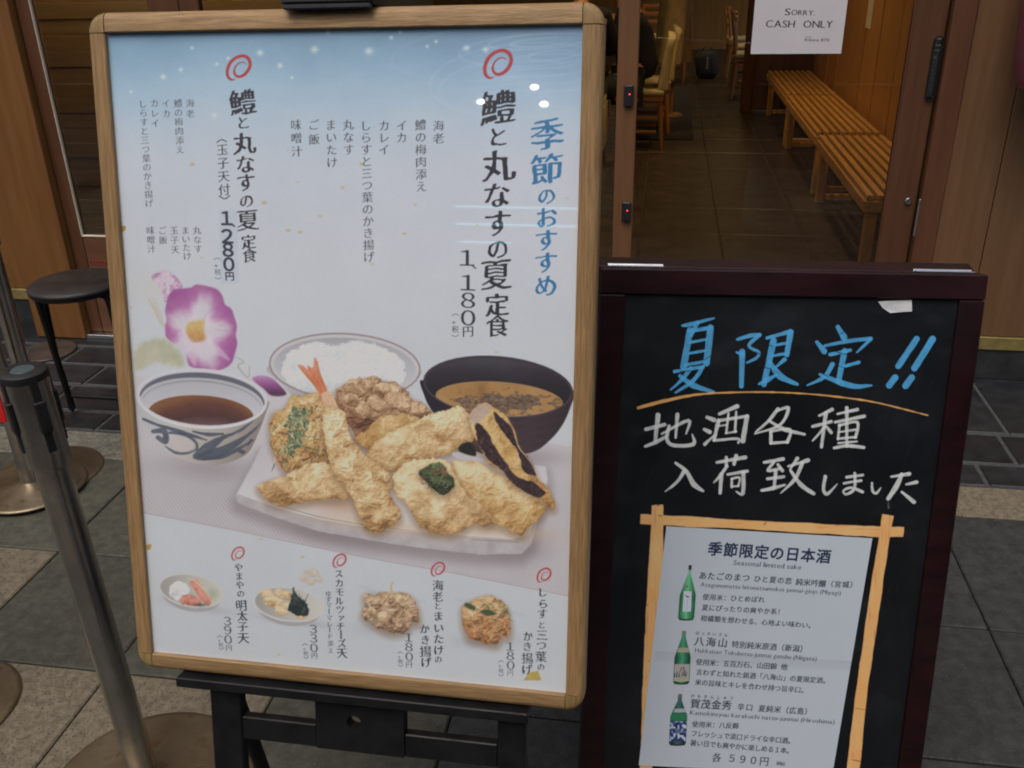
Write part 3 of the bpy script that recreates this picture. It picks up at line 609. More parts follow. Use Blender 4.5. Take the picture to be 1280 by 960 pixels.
    fillp(c, Z(300, 440, 6, [(610, 320), (680, 300), (730, 400), (760, 450), (660, 440)]), lambda x, y, d: ramp(fbm(x, y, 4, 8), [(184, 132, 92), (212, 172, 136), (200, 140, 100)]), 1)
    blob(c, [(406, 510), (414, 508), (426, 512), (433, 526), (440, 548), (452, 566), (468, 578), (484, 588), (492, 602), (488, 618), (499, 636), (500, 648), (488, 658), (474, 665), (460, 662), (450, 648), (443, 630), (434, 612), (422, 598), (414, 582), (408, 560), (404, 535)], T, 15, 6.5, 7, 61, 6, lo=.03, gain=1.15)
    # round white fish with herb topping
    blob(c, Z(480, 480, 4.573, [(390, 440), (470, 440), (560, 455), (620, 500), (700, 520), (790, 600), (860, 630), (930, 670), (910, 740), (850, 800), (790, 865), (740, 850), (680, 815), (600, 790), (520, 700), (450, 600), (400, 520)]), T2 + [(214, 194, 150)], 18, 7, 10, 71, 7, lo=.02)
    blob(c, Z(480, 480, 4.573, [(50, 520), (120, 450), (220, 425), (320, 430), (390, 470), (420, 540), (480, 640), (560, 690), (615, 760), (590, 810), (510, 800), (430, 845), (350, 860), (230, 830), (170, 760), (130, 690), (70, 620)]), T, 20, 6, 12, 73, 6, lo=.10, tint=lambda x, y, d, col, v: col * (1 + (np.cos(np.arctan2(y - 598, x - 548) * 17 + fbm(x, y, 9, 4) * 7) * .07 * ss(y, 605, 625) * ss(-d, -26, -8))[..., None]))
    blob(c, Z(480, 480, 4.573, [(200, 510), (250, 470), (330, 455), (360, 500), (400, 540), (400, 590), (350, 630), (290, 610), (250, 565)]), [(22, 26, 16), (44, 54, 30), (72, 84, 50), (112, 122, 84)], 6, 6, 4, 75, 6, gain=1.3)
    for x, y in [(548, 588), (544, 592), (553, 586), (528, 598), (557, 592)]: glow(c, x, y, 3, 2.2, (150, 78, 50), .8, 20)
    g = random.Random(12)
    for k in range(16):
        x, y = g.uniform(532, 566), g.uniform(586, 614); a = g.uniform(0, 3.1)
        line(c, [(x, y), (x + 4 * math.cos(a), y + 3 * math.sin(a) + 1), (x + 6 * math.cos(a + .6), y + 5 * math.sin(a + .6))], [.6, 1.2, .5], g.choice([(96, 108, 70), (34, 42, 24), (128, 132, 100)]), .8)
    # aubergine
    fillp(c, Z(480, 480, 4.573, [(395, 390), (480, 395), (525, 425), (470, 432), (400, 415)]), (176, 172, 174), .8)
    fillp(c, Z(480, 480, 4.573, [(440, 345), (500, 335), (525, 410), (430, 385)]), (28, 28, 24), 1.2)
    au = Z(480, 480, 4.573, [(485, 190), (520, 130), (575, 108), (640, 140), (700, 185), (740, 250), (765, 350), (830, 430), (880, 540), (930, 590), (975, 680), (960, 715), (900, 660), (830, 620), (740, 570), (680, 500), (610, 460), (560, 380), (520, 300)])
    blob(c, au, [(118, 78, 40), (168, 122, 60), (196, 156, 88), (206, 178, 122)], 12, 5, 8, 81, 4)
    for q in [[(520, 230), (560, 240), (600, 290), (640, 370), (700, 450), (740, 520), (820, 560), (900, 640), (820, 620), (740, 570), (670, 490), (600, 430), (545, 350)], [(625, 160), (670, 190), (720, 240), (745, 300), (770, 360), (830, 430), (870, 520), (800, 500), (780, 440), (760, 380), (700, 300), (650, 230)], [(700, 480), (780, 540), (850, 560), (920, 620), (880, 650), (800, 610), (730, 550)]]:
        fillp(c, Z(480, 480, 4.573, q), lambda x, y, d: ramp(fbm(x, y, 4, 9) * .7 + vnoise(x, y, 1.6, 5) * .3, [(22, 14, 18), (38, 24, 28), (62, 42, 44), (150, 120, 96)]), .9, wob=3)
    fillp(c, Z(480, 480, 4.573, [(490, 190), (530, 130), (590, 115), (610, 150), (560, 200), (520, 230)]), lambda x, y, d: ramp(fbm(x, y, 6, 3), [(150, 128, 118), (188, 168, 160)]), 2, .8)
    line(c, Z(480, 480, 4.573, [(700, 190), (745, 270), (770, 360), (840, 450), (885, 550)]), [1, 1.4, 1], (188, 160, 118), .8)
    glow(c, 678, 608, 4, 2, (196, 92, 40), .8, 60)
    # four small dishes along the bottom
    def dish(cx, cy, rx, ry, rot):
        glow(c, cx + 6, cy + ry * .95, rx * .9, 5, (136, 134, 144), .5, rot)
        fillp(c, ell(cx, cy + 5, rx * .9, ry, rot), (150, 148, 150), .9, sp=False); fillp(c, ell(cx, cy, rx, ry, rot), (184, 183, 182), .8, sp=False, wob=1.5)
        fillp(c, ell(cx, cy, rx - 2.6, ry - 2.2, rot), lambda x, y, d: ramp((x - cx + rx) / (2 * rx), [(140, 138, 132), (168, 168, 158), (186, 186, 178)]), .9, sp=False)
    dish(239.5, 738, 42, 21, 10); dish(361, 755, 45, 22, 8)
    blob(c, ell(224, 738, 13, 12), [(170, 170, 174), (196, 198, 202), (214, 216, 220)], 8, 3, 4, 5, 3, shadow=False)
    blob(c, [(226, 748), (234, 742), (246, 747), (252, 754), (240, 757), (228, 754)], [(170, 84, 70), (196, 118, 100), (206, 148, 132)], 5, 3, 4, 6, 2, shadow=False)
    blob(c, [(237, 727), (246, 724), (254, 736), (264, 750), (260, 756), (252, 750), (244, 740)], [(186, 98, 82), (204, 120, 104), (206, 156, 132)], 5, 2, 5, 7, 2, shadow=False)
    line(c, [(235, 723), (244, 726), (256, 738), (265, 752)], [1.5, 2.4, 2], (204, 176, 140), .9); glow(c, 266, 742, 7, 7, (134, 140, 108), .5); glow(c, 250, 756, 8, 2, (40, 44, 40), .7)
    for x, y, r in [(335, 743, 9), (350, 741, 7), (344, 753, 10), (358, 745, 8), (337, 752, 8), (352, 763, 9), (362, 758, 8), (376, 768, 8)]:
        blob(c, ell(x, y, r, r * .72, 15, 9), [(150, 116, 72), (184, 152, 108), (206, 182, 140), (218, 204, 172)], 6, 3, 5, int(x), 3, shadow=False)
    blob(c, [(360, 762), (364, 748), (367, 734), (371, 746), (380, 750), (386, 762), (383, 770), (372, 769)], [(14, 24, 26), (28, 42, 42), (52, 66, 62), (84, 92, 84)], 5, 5, 3, 9, 5, shadow=False, gain=1.2)
    for k in range(9): line(c, [(367 + k * 1.6, 760 - k % 3 * 3), (363 + k * 2.8, 742 + (k % 4) * 3)], [1.4, .4], (24, 38, 38), .8)
    for x, y, r in [(380, 722, 6), (392, 716, 7), (388, 728, 6), (398, 724, 6), (384, 714, 4)]: blob(c, ell(x, y, r, r * .8, 0, 8), [(164, 150, 134), (184, 174, 160), (196, 190, 180)], 6, 3, 4, int(x), 4, shadow=False, soft=2)
    for k in range(3): line(c, ell(388, 721, 9 - k * 2.2, 7 - k * 1.6, 10, 12, 30 + k * 60, 250 + k * 40), [.5, 1.1, .5], (188, 164, 138), .6)
    glow(c, 484, 784, 34, 9, (140, 136, 146), .5); line(c, [(450, 732), (475, 742), (530, 752)], [2, 8, 2], (160, 168, 176), .5, soft=3)
    kb = Z(430, 730, 7.385, [(190, 95), (300, 90), (400, 80), (470, 85), (590, 95), (660, 170), (690, 260), (690, 350), (620, 370), (590, 420), (480, 455), (370, 430), (260, 360), (170, 290), (190, 200)])
    blob(c, kb, [(78, 56, 46), (126, 92, 66), (166, 130, 94), (190, 160, 122), (208, 188, 156)], 9, 9, 5, 91, 7, gain=1.1)
    for x, y, r in [(472, 751, 5), (483, 757, 5), (500, 749, 5), (478, 770, 7), (464, 763, 5), (490, 764, 5), (457, 745, 4)]: blob(c, ell(x, y, r, r * .85, 0, 9), [(150, 112, 76), (190, 158, 118), (214, 196, 164)], 5, 3, 4, int(y), 3, shadow=False)
    line(c, [(490, 742), (489, 733), (491, 727)], [3, 2.6, 2], (184, 160, 112), .9); glow(c, 458.5, 758, 2.2, 2, (60, 84, 62), .8); glow(c, 464, 769, 2.2, 2, (66, 86, 62), .7); glow(c, 468, 776, 5, 3, (110, 124, 96), .5)
    glow(c, 606, 802, 36, 8, (140, 136, 146), .5); line(c, [(570, 748), (600, 756), (660, 770)], [2, 8, 2], (160, 168, 178), .5, soft=3)
    kc = Z(560, 700, 6, [(110, 350), (170, 310), (260, 270), (330, 270), (420, 330), (450, 390), (470, 480), (460, 560), (400, 580), (360, 635), (260, 615), (160, 590), (115, 500), (105, 420)])
    blob(c, kc, [(76, 54, 34), (130, 88, 52), (170, 122, 74), (194, 152, 100), (204, 176, 132)], 10, 8, 5, 95, 6, gain=1.1)
    g = random.Random(5)
    for k in range(70):
        x, y = g.uniform(580, 636), g.uniform(752, 803); dd = math.hypot((x - 608) / 30, (y - 777) / 27)
        if dd > 1: continue
        a = g.uniform(-.9, 1.3); L = g.uniform(6, 14); top = y < 768
        cl = g.choice([(186, 176, 130), (92, 106, 66), (196, 188, 150)]) if top else g.choice([(190, 112, 58), (150, 84, 44), (202, 148, 96), (120, 78, 44), (176, 96, 48)])
        line(c, [(x - L / 2 * math.cos(a), y - L / 2 * math.sin(a)), (x + 1, y - 3 * g.random()), (x + L / 2 * math.cos(a), y + L / 2 * math.sin(a))], [.6, 2.2, .8], cl, .75)
    for q in [[(120, 330), (150, 320), (210, 355), (190, 375), (140, 355)], [(245, 385), (290, 370), (360, 395), (330, 415), (270, 410)]]: fillp(c, Z(560, 700, 6, q), (58, 76, 48), .9, wob=2)
    for k in range(7): line(c, ell(600 + k * 5, 752 + (k % 3) * 3, 9, 7, k * 30, 10, 180, 320), [.4, .9, .4], (176, 176, 128), .7)
    # red brush ring marks
    def ring(cx, cy, s, a=1.0):
        pts = [(410, 542), (370, 552), (333, 520), (327, 450), (360, 372), (420, 322), (490, 305), (543, 332), (562, 385), (548, 442), (500, 500), (440, 520), (402, 490), (400, 440), (430, 392), (480, 370), (528, 390)]
        line(c, [(cx + (x - 445) / 265 * s, cy + (y - 430) / 265 * s) for x, y in pts], [s * w / 265 for w in (4, 22, 30, 32, 34, 30, 34, 36, 34, 34, 32, 28, 24, 18, 14, 12, 5)], (172, 48, 52), a)
    ring(622.5, 80.5, 37); ring(298.5, 85, 32); ring(297.5, 692, 17, .85); ring(424.5, 701, 17.5, .9); ring(547.5, 711.5, 18, .9); ring(680, 719, 18.5, .95)
    # lettering
    K = (36, 36, 44); KB = (30, 104, 158); KG = (74, 78, 90)
    for ch, x, y, s in [('鱧', 622, 134, 46), ('と', 622, 171, 27), ('丸', 622, 207, 43), ('な', 621, 244, 36), ('す', 622, 279, 36), ('の', 622, 311, 28), ('夏', 620, 343, 41), ('定', 621, 381, 31), ('食', 622, 407, 30)]: put(c, ch, x, y, s, K)
    for ch, x, y, s in [('季', 684, 168, 43), ('節', 683, 211, 42), ('の', 683, 245, 24), ('お', 683, 272, 29), ('す', 682.5, 300, 30), ('す', 682, 328, 30), ('め', 682, 357, 30)]: put(c, ch, x, y, s, KB)
    sq, x, y = c.win(262, 252, 306, 362); c.blend(sq, (160, 176, 194), ss(np.minimum(11 - np.abs(x - 286 + (y - 300) * -.03), 46 - np.abs(y - 308)), -1, 1) * .42)
    for ch, x, y, s in [('鱧', 303, 127.5, 34), ('と', 303.6, 153, 18), ('丸', 305, 179, 30), ('な', 306.5, 205, 25), ('す', 307, 228, 25), ('の', 308, 251, 19), ('夏', 309.5, 275, 29), ('定', 310.7, 302, 19), ('食', 311.7, 319, 19)]: put(c, ch, x, y, s, (44, 40, 48))
    for ch, x, y, s in [('１', 583.5, 322, 27), ('、', 599, 329, 17), ('１', 584.5, 353, 27), ('８', 585, 375, 26), ('０', 585, 397, 26)]: put(c, ch, x, y, s, (40, 42, 52), 'semi', wd=s * 1.25, shear=0)
    put(c, '円', 585, 414, 15, (40, 42, 52), 'semi')
    for ch, x, y, s in [('１', 283, 272.5, 23), ('、', 296, 277, 15), ('２', 284, 295, 23), ('８', 285, 312, 22), ('０', 286, 330, 22)]: put(c, ch, x, y, s, (44, 48, 64), 'bold', wd=s * 1.1, shear=0)
    put(c, '円', 287, 345, 12, (44, 48, 64), 'bold')
    def tax(p0, p1, s, col=(60, 62, 72)): column(c, '︵十税︶' if False else '⌒十税⌣' if False else '+税', (p0[0] + (p1[0] - p0[0]) * .36, p0[1] + (p1[1] - p0[1]) * .36), (p0[0] + (p1[0] - p0[0]) * .68, p0[1] + (p1[1] - p0[1]) * .68), s, col, 'plain'); \
        line(c, [(p0[0] - s * .45, p0[1] + 1.4), (p0[0], p0[1] - .6), (p0[0] + s * .45, p0[1] + 1.2)], .7, col, .9); line(c, [(p1[0] - s * .45, p1[1] - 1.2), (p1[0], p1[1] + .6), (p1[0] + s * .45, p1[1] - 1.4)], .7, col, .9)
    tax((569, 393), (569, 420), 9.5); tax((271.5, 323), (272.5, 348), 8.5)
    for tx, a, b in [('海老', (548, 157), (548, 173)), ('鱧の梅肉添え', (525.5, 156), (526.5, 233)), ('イカ', (502, 157), (502, 172)), ('カレイ', (480, 157), (480, 187)), ('しらすと三つ葉のかき揚げ', (457, 157), (461, 321)), ('丸なす', (435, 156), (436, 187)), ('まいたけ', (413.5, 156), (415, 203)), ('ご飯', (392, 156), (392.5, 174)), ('味噌汁', (370, 156), (371, 189))]:
        column(c, tx, a, b, 14.5, (58, 62, 74))
    for tx, a, b in [('海老', (237.5, 129), (238, 142)), ('鱧の梅肉添え', (222.5, 129), (225, 187)), ('イカ', (207.5, 129), (208, 142)), ('カレイ', (193, 129), (194, 154)), ('しらすと三つ葉のかき揚げ', (178.5, 130), (186.5, 254)), ('丸なす', (246, 288), (247.5, 311)), ('まいたけ', (231.5, 288), (234, 320)), ('玉子天', (217.5, 288), (219, 312)), ('ご飯', (203, 288), (203.8, 300)), ('味噌汁', (188, 288), (189.5, 311))]:
        column(c, tx, a, b, 11, KG)
    column(c, '玉子天付', (278, 187), (280.3, 237), 15.5, (46, 44, 54)); line(c, [(271, 178), (277, 174.5), (283, 177)], 1.2, K); line(c, [(274, 245), (281, 248.5), (287, 244.5)], 1.2, K)
    BK = (48, 50, 58)
    for L in [[('や', 298, 709, 11), ('ま', 298.8, 720, 11), ('や', 299.7, 731, 11), ('の', 300.8, 742, 10), ('明', 301.4, 756.4, 14.5), ('太', 302.5, 769.5, 14), ('子', 303, 783, 14), ('天', 304, 797, 15)],
              [('ス', 423.3, 717, 11.5), ('カ', 424, 728.6, 11.5), ('モ', 424.6, 739.6, 11.5), ('ル', 424, 751, 11.5), ('ツ', 425, 761.6, 11.5), ('ァ', 426.5, 771.5, 10), ('チ', 425.5, 782.7, 11.5), ('ズ', 427, 804, 11.5), ('天', 427.5, 816, 14)],
              [('海', 547.3, 731.6, 14.5), ('老', 547.3, 745.6, 14), ('と', 547, 757.3, 10), ('ま', 547.7, 770, 13.5), ('い', 548.2, 784.8, 13.5), ('た', 548.2, 798.4, 13.5), ('け', 548.2, 812.4, 13.5), ('の', 547.7, 824, 10), ('か', 530.6, 786, 13), ('き', 531.3, 799.5, 13), ('揚', 531.8, 814, 15), ('げ', 532.5, 827.6, 14)],
              [('し', 677.8, 740, 13), ('ら', 678.5, 754.5, 13), ('す', 677.8, 767, 13), ('と', 677, 781, 10), ('三', 677.3, 793.5, 15), ('つ', 676.6, 806.5, 13.5), ('葉', 676, 820.6, 15), ('の', 676, 833.5, 10), ('か', 659.7, 795, 13), ('き', 659, 808, 13), ('揚', 659, 822.5, 15), ('げ', 658.6, 836.5, 14)]]:
        for ch, x, y, s in L: put(c, ch, x, y, s, BK)
    line(c, [(426, 788), (426.3, 798)], 1.8, BK)
    column(c, 'ゆずマ', (410.4, 742), (411, 756), 8, BK); line(c, [(411.2, 761), (411.3, 767)], 1.1, BK); column(c, 'マレ', (411.6, 772), (412, 780), 8, BK); line(c, [(412.1, 784), (412.2, 790)], 1.1, BK); column(c, 'ド添え', (412.5, 795), (413.4, 813), 8, BK)
    for D, cx0, ys in [('390', 284.4, (776, 787.3, 799)), ('330', 391.7, (786, 797.6, 809.5)), ('180', 510.7, (796.5, 808.4, 820.4)), ('180', 637.5, (807.7, 819.4, 831.2))]:
        for ch, yy in zip(D, ys): put(c, chr(ord(ch) + 0xFEE0), cx0 + (yy - ys[0]) * .03, yy, 14.2, (56, 58, 66), 'semi', wd=17, shear=0)
    for x, y in [(286, 809.5), (392.8, 819.5), (511.2, 830.3), (637.8, 841)]: put(c, '円', x, y, 8.5, (56, 58, 66), 'semi')
    tax((274.5, 795), (276.7, 811), 6.5); tax((381.3, 805), (382.6, 822), 6.5); tax((500.4, 815), (500.6, 832), 6.5); tax((626, 826), (626.2, 844), 6.5)
    fillp(c, Z(420, 680, 4.267, [(1000, 726), (1030, 685), (1078, 676), (1094, 726)]), lambda x, y, d: ramp(fbm(x, y, 5, 2), [(150, 124, 44), (186, 160, 72)]), .7, sp=False)
    fillp(c, [(149, 285), (156, 282), (157, 287), (152, 290)], (160, 128, 60), .7); fillp(c, [(182, 682), (189, 680), (188, 686), (184, 687)], (166, 134, 66), .7)
    lum = c.img.mean(-1, keepdims=True); c.img[:] = lum + (c.img - lum) * .84      # veiling glare put into the print: inks greyed, then hazed
    c.img[:] = c.img * .93 + np.array([176, 180, 190.]) * .07
    c.img *= (1 + (vnoise(X, Y, 1.3, 12) - .5) * .02)[..., None]
    return c

# ------------------------------------------------------------------ the hand-lettered blackboard
B_U = B_R @ np.array([1, 0, 0.]); B_V = B_R @ np.array([0, 0, -1.]); B_N = B_R @ np.array([0, -1., 0])
BH = (B_TL[2]) / abs(B_V[2]) - 0.004; BRW = 0.040
Q_P0 = B_TL + B_U * (BRW - .003) + B_V * (BRW - .003) - B_N * .007; Q_W = BBW - 2 * BRW + .006; Q_H = BH - 2 * BRW - .03
def paint_board():
    c = Canvas(Q_P0, B_U, B_V, Q_W, Q_H, 1700); X, Y = c.X, c.Y
    n = fbm(X, Y, 60, 3); c.img[:] = ramp(n, [(13, 15, 18), (22, 24, 28)])
    sm = ss(fbm(X * .5, Y, 34, 9), .5, .8) * 9 + ss(vnoise(X * .9 + Y * .3, Y * .08 + X * .02, 2.5, 5), .8, .98) * 5 + ss(vnoise(X, Y, 2.1, 4), .93, .99) * 12; c.img += sm[..., None]
    O = (760, 340, 2.909)
    BL = (76, 156, 206); WH = (196, 200, 200); OR = (222, 168, 100)
    sc = 1 / O[2]
    blue = [([(270, 195), (300, 190), (385, 168)], [8, 16, 8]), ([(325, 185), (300, 235)], [16, 12]), ([(298, 212), (275, 345)], 24), ([(295, 215), (372, 203)], 15), ([(373, 203), (358, 332)], 24), ([(300, 256), (358, 245)], 10), ([(294, 296), (352, 286)], 10), ([(280, 338), (350, 326)], 12),
            ([(242, 362), (345, 345)], 12), ([(300, 350), (270, 390), (228, 428)], [16, 14, 6]), ([(345, 345), (310, 395), (246, 438)], [14, 15, 8]), ([(262, 378), (310, 412), (384, 436)], [14, 22, 10]),
            ([(470, 245), (515, 232), (552, 228)], [10, 16, 12]), ([(550, 230), (512, 268), (548, 292), (540, 312), (505, 330)], [15, 12, 12, 12, 8]), ([(488, 290), (485, 415)], [22, 16]), ([(468, 292), (492, 300)], [8, 14]),
            ([(578, 240), (664, 216)], [12, 16]), ([(664, 218), (650, 300)], [22, 20]), ([(602, 250), (567, 408)], [24, 20]), ([(608, 266), (655, 257)], 10), ([(600, 304), (652, 296)], 10), ([(548, 408), (580, 392), (612, 374)], [8, 18, 8]), ([(642, 318), (608, 348)], [16, 8]), ([(588, 326), (625, 378), (688, 408)], [14, 26, 10]),
            ([(836, 200), (858, 238)], [16, 24]), ([(760, 255), (786, 288)], [14, 22]), ([(788, 268), (870, 252), (956, 242)], [10, 14, 14]), ([(955, 245), (905, 292)], [14, 7]), ([(808, 300), (880, 284)], 13), ([(860, 288), (838, 396)], [22, 20]), ([(850, 346), (912, 328)], 12), ([(816, 336), (785, 382), (724, 412)], [18, 16, 6]), ([(770, 372), (850, 404), (905, 416), (958, 412)], [10, 22, 18, 8]),
            ([(1122, 244), (1056, 342)], 22), ([(1180, 244), (1114, 350)], 24), ([(1044, 384), (1022, 412)], 24), ([(1104, 384), (1082, 414)], 24)]
    white = [([(138, 572), (205, 555)], 14), ([(182, 520), (172, 612)], [18, 14]), ([(136, 634), (175, 618), (212, 598)], [10, 16, 10]), ([(196, 588), (292, 540), (284, 588)], [9, 13, 8]), ([(252, 518), (246, 602)], [15, 9]), ([(222, 560), (214, 608), (238, 630), (310, 626), (306, 590)], [13, 13, 14, 15, 5]),
             ([(360, 528), (385, 538)], [12, 17]), ([(350, 572), (370, 582)], [12, 16]), ([(352, 626), (386, 594)], [13, 7]), ([(405, 516), (470, 488)], [13, 15]), ([(402, 540), (385, 612)], [16, 12]), ([(400, 541), (506, 524)], 12), ([(506, 524), (490, 614)], [16, 18]), ([(438, 514), (430, 585)], 9), ([(466, 508), (462, 582)], 9), ([(428, 586), (466, 580)], 8), ([(388, 612), (470, 606), (474, 620)], 10), ([(402, 560), (432, 556)], 7),
             ([(618, 498), (580, 545), (536, 582)], [13, 12, 5]), ([(612, 506), (656, 494), (625, 556), (534, 588)], [9, 13, 11, 5]), ([(585, 540), (640, 572), (714, 590)], [9, 15, 9]), ([(592, 582), (592, 622)], 12), ([(590, 580), (662, 572), (652, 618)], [9, 10, 13]), ([(592, 622), (654, 618)], 10),
             ([(768, 522), (815, 500)], [9, 14]), ([(744, 562), (812, 544)], 12), ([(792, 514), (776, 636)], [14, 12]), ([(786, 566), (744, 614)], [11, 6]), ([(792, 560), (812, 584)], [9, 12]), ([(835, 516), (906, 500)], [9, 13]), ([(826, 546), (932, 524)], [10, 13]), ([(868, 494), (868, 634)], [14, 11]), ([(842, 556), (836, 608)], 10), ([(840, 558), (906, 546), (900, 602)], [9, 11, 11]), ([(840, 582), (900, 573)], 8), ([(836, 606), (900, 600)], 9), ([(838, 622), (905, 616)], 8), ([(822, 640), (870, 632), (930, 638)], [9, 13, 13]),
             ([(246, 694), (285, 726), (312, 772), (346, 796)], [10, 15, 20, 9]), ([(278, 722), (252, 762), (208, 798)], [14, 12, 5]),
             ([(396, 692), (500, 674)], [11, 14]), ([(430, 674), (430, 702)], 12), ([(466, 668), (458, 698)], 13), ([(432, 706), (408, 740), (384, 766)], [13, 12, 5]), ([(412, 736), (408, 804)], [15, 12]), ([(436, 736), (506, 724)], [10, 13]), ([(492, 730), (490, 804), (466, 798)], [15, 14, 6]), ([(450, 752), (450, 782)], 9), ([(450, 752), (478, 748), (474, 778)], 9), ([(450, 780), (474, 778)], 8),
             ([(568, 692), (636, 680)], [10, 14]), ([(604, 690), (582, 722), (628, 714)], [9, 12, 9]), ([(618, 700), (634, 722)], [9, 12]), ([(580, 752), (640, 744)], 11), ([(610, 724), (604, 784)], [14, 11]), ([(558, 794), (600, 786), (642, 774)], [9, 15, 9]), ([(688, 678), (662, 718)], [14, 7]), ([(656, 706), (728, 684)], [9, 14]), ([(706, 694), (680, 752), (628, 804)], [14, 15, 5]), ([(664, 722), (700, 772), (748, 806)], [9, 17, 12]),
             ([(790, 744), (784, 790), (798, 806), (834, 770)], [14, 12, 12, 4]), ([(868, 746), (926, 738)], 10), ([(858, 768), (920, 758)], 10), ([(897, 732), (895, 788), (866, 808), (856, 796), (884, 784), (926, 800)], [12, 11, 9, 8, 9, 11]), ([(960, 768), (962, 796), (976, 804), (992, 784)], [10, 9, 9, 4]),
             ([(1030, 744), (1096, 734)], [9, 14]), ([(1068, 736), (1048, 780), (1018, 824)], [14, 20, 14]), ([(1084, 772), (1122, 764)], [8, 13]), ([(1068, 800), (1112, 836)], [9, 15])]
    for k, (q, w) in enumerate(blue): line(c, Z(*O, q), [a * sc for a in (w if isinstance(w, list) else [w, w])], BL, .97, soft=.5, seed=k)
    for q in [[(300, 240), (360, 232)], [(262, 362), (300, 358)], [(350, 320), (372, 305)], [(535, 290), (556, 300)], [(575, 262), (600, 270)], [(828, 290), (870, 300)], [(845, 225), (866, 214)], [(560, 345), (590, 352)], [(640, 330), (655, 322)], [(782, 372), (800, 380)], [(835, 340), (862, 350)]]:
        line(c, Z(*O, q), .8, (16, 20, 24), .8)
    for k, (q, w) in enumerate(white): line(c, Z(*O, q), [a * sc for a in (w if isinstance(w, list) else [w, w])], WH, .96, soft=.5, seed=k + 50)
    line(c, Z(*O, [(1018, 830), (1020, 858)]), [.6, 2.4], (120, 124, 124), .6)
    line(c, Z(*O, [(110, 494), (200, 470), (320, 446), (450, 438), (600, 437), (750, 445), (900, 462), (1000, 480), (1162, 521)]), [4.2, 4.6, 3, 2.2, 2, 2, 2.2, 1.8, 1.6], OR, .92, soft=.5, seed=5)
    # painted yellow border round the sheet
    def bar(P, seed):
        sl, x, y = c.win(*bounds(P, 4)); d = sdf(x, y, P) + (fbm(x, y, 22, seed) - .5) * 2.4
        col = ramp(fbm(x * .5, y * .5, 14, seed + 3), [(214, 150, 92), (224, 163, 106), (230, 175, 122)])
        lg = (max(p[0] for p in P) - min(p[0] for p in P)) > 100
        cr = ss(vnoise(x * (.06 if lg else 1), y * (1 if lg else .06), 1.5, seed + 7), .72, 1) * .16 + ss(vnoise(x * .35 + y * .3, y * 1.1 - x * .2, 4.5, seed + 7), .94, .97) * .4
        c.blend(sl, col * (1 - cr[..., None]), ss(d, -.6, .6))
    bar([(801, 643), (830, 644), (900, 648), (990, 653), (1060, 657), (1100, 658), (1130, 659), (1129, 671), (1098, 671), (1030, 667), (940, 662), (860, 658), (800, 655)], 3)
    bar([(815, 632), (829, 631), (829, 700), (825, 800), (820, 880), (815, 962), (812, 1010), (796, 1010), (800, 962), (803, 860), (809, 740), (814, 660)], 6)
    bar([(1103, 643), (1117, 645), (1108, 700), (1094, 800), (1082, 880), (1075, 962), (1066, 1010), (1050, 1010), (1058, 962), (1072, 850), (1086, 750), (1097, 680)], 9)
    bar([(782, 984), (830, 986), (940, 992), (1090, 1000), (1089, 1011), (1000, 1008), (900, 1002), (782, 995)], 12)
    return c
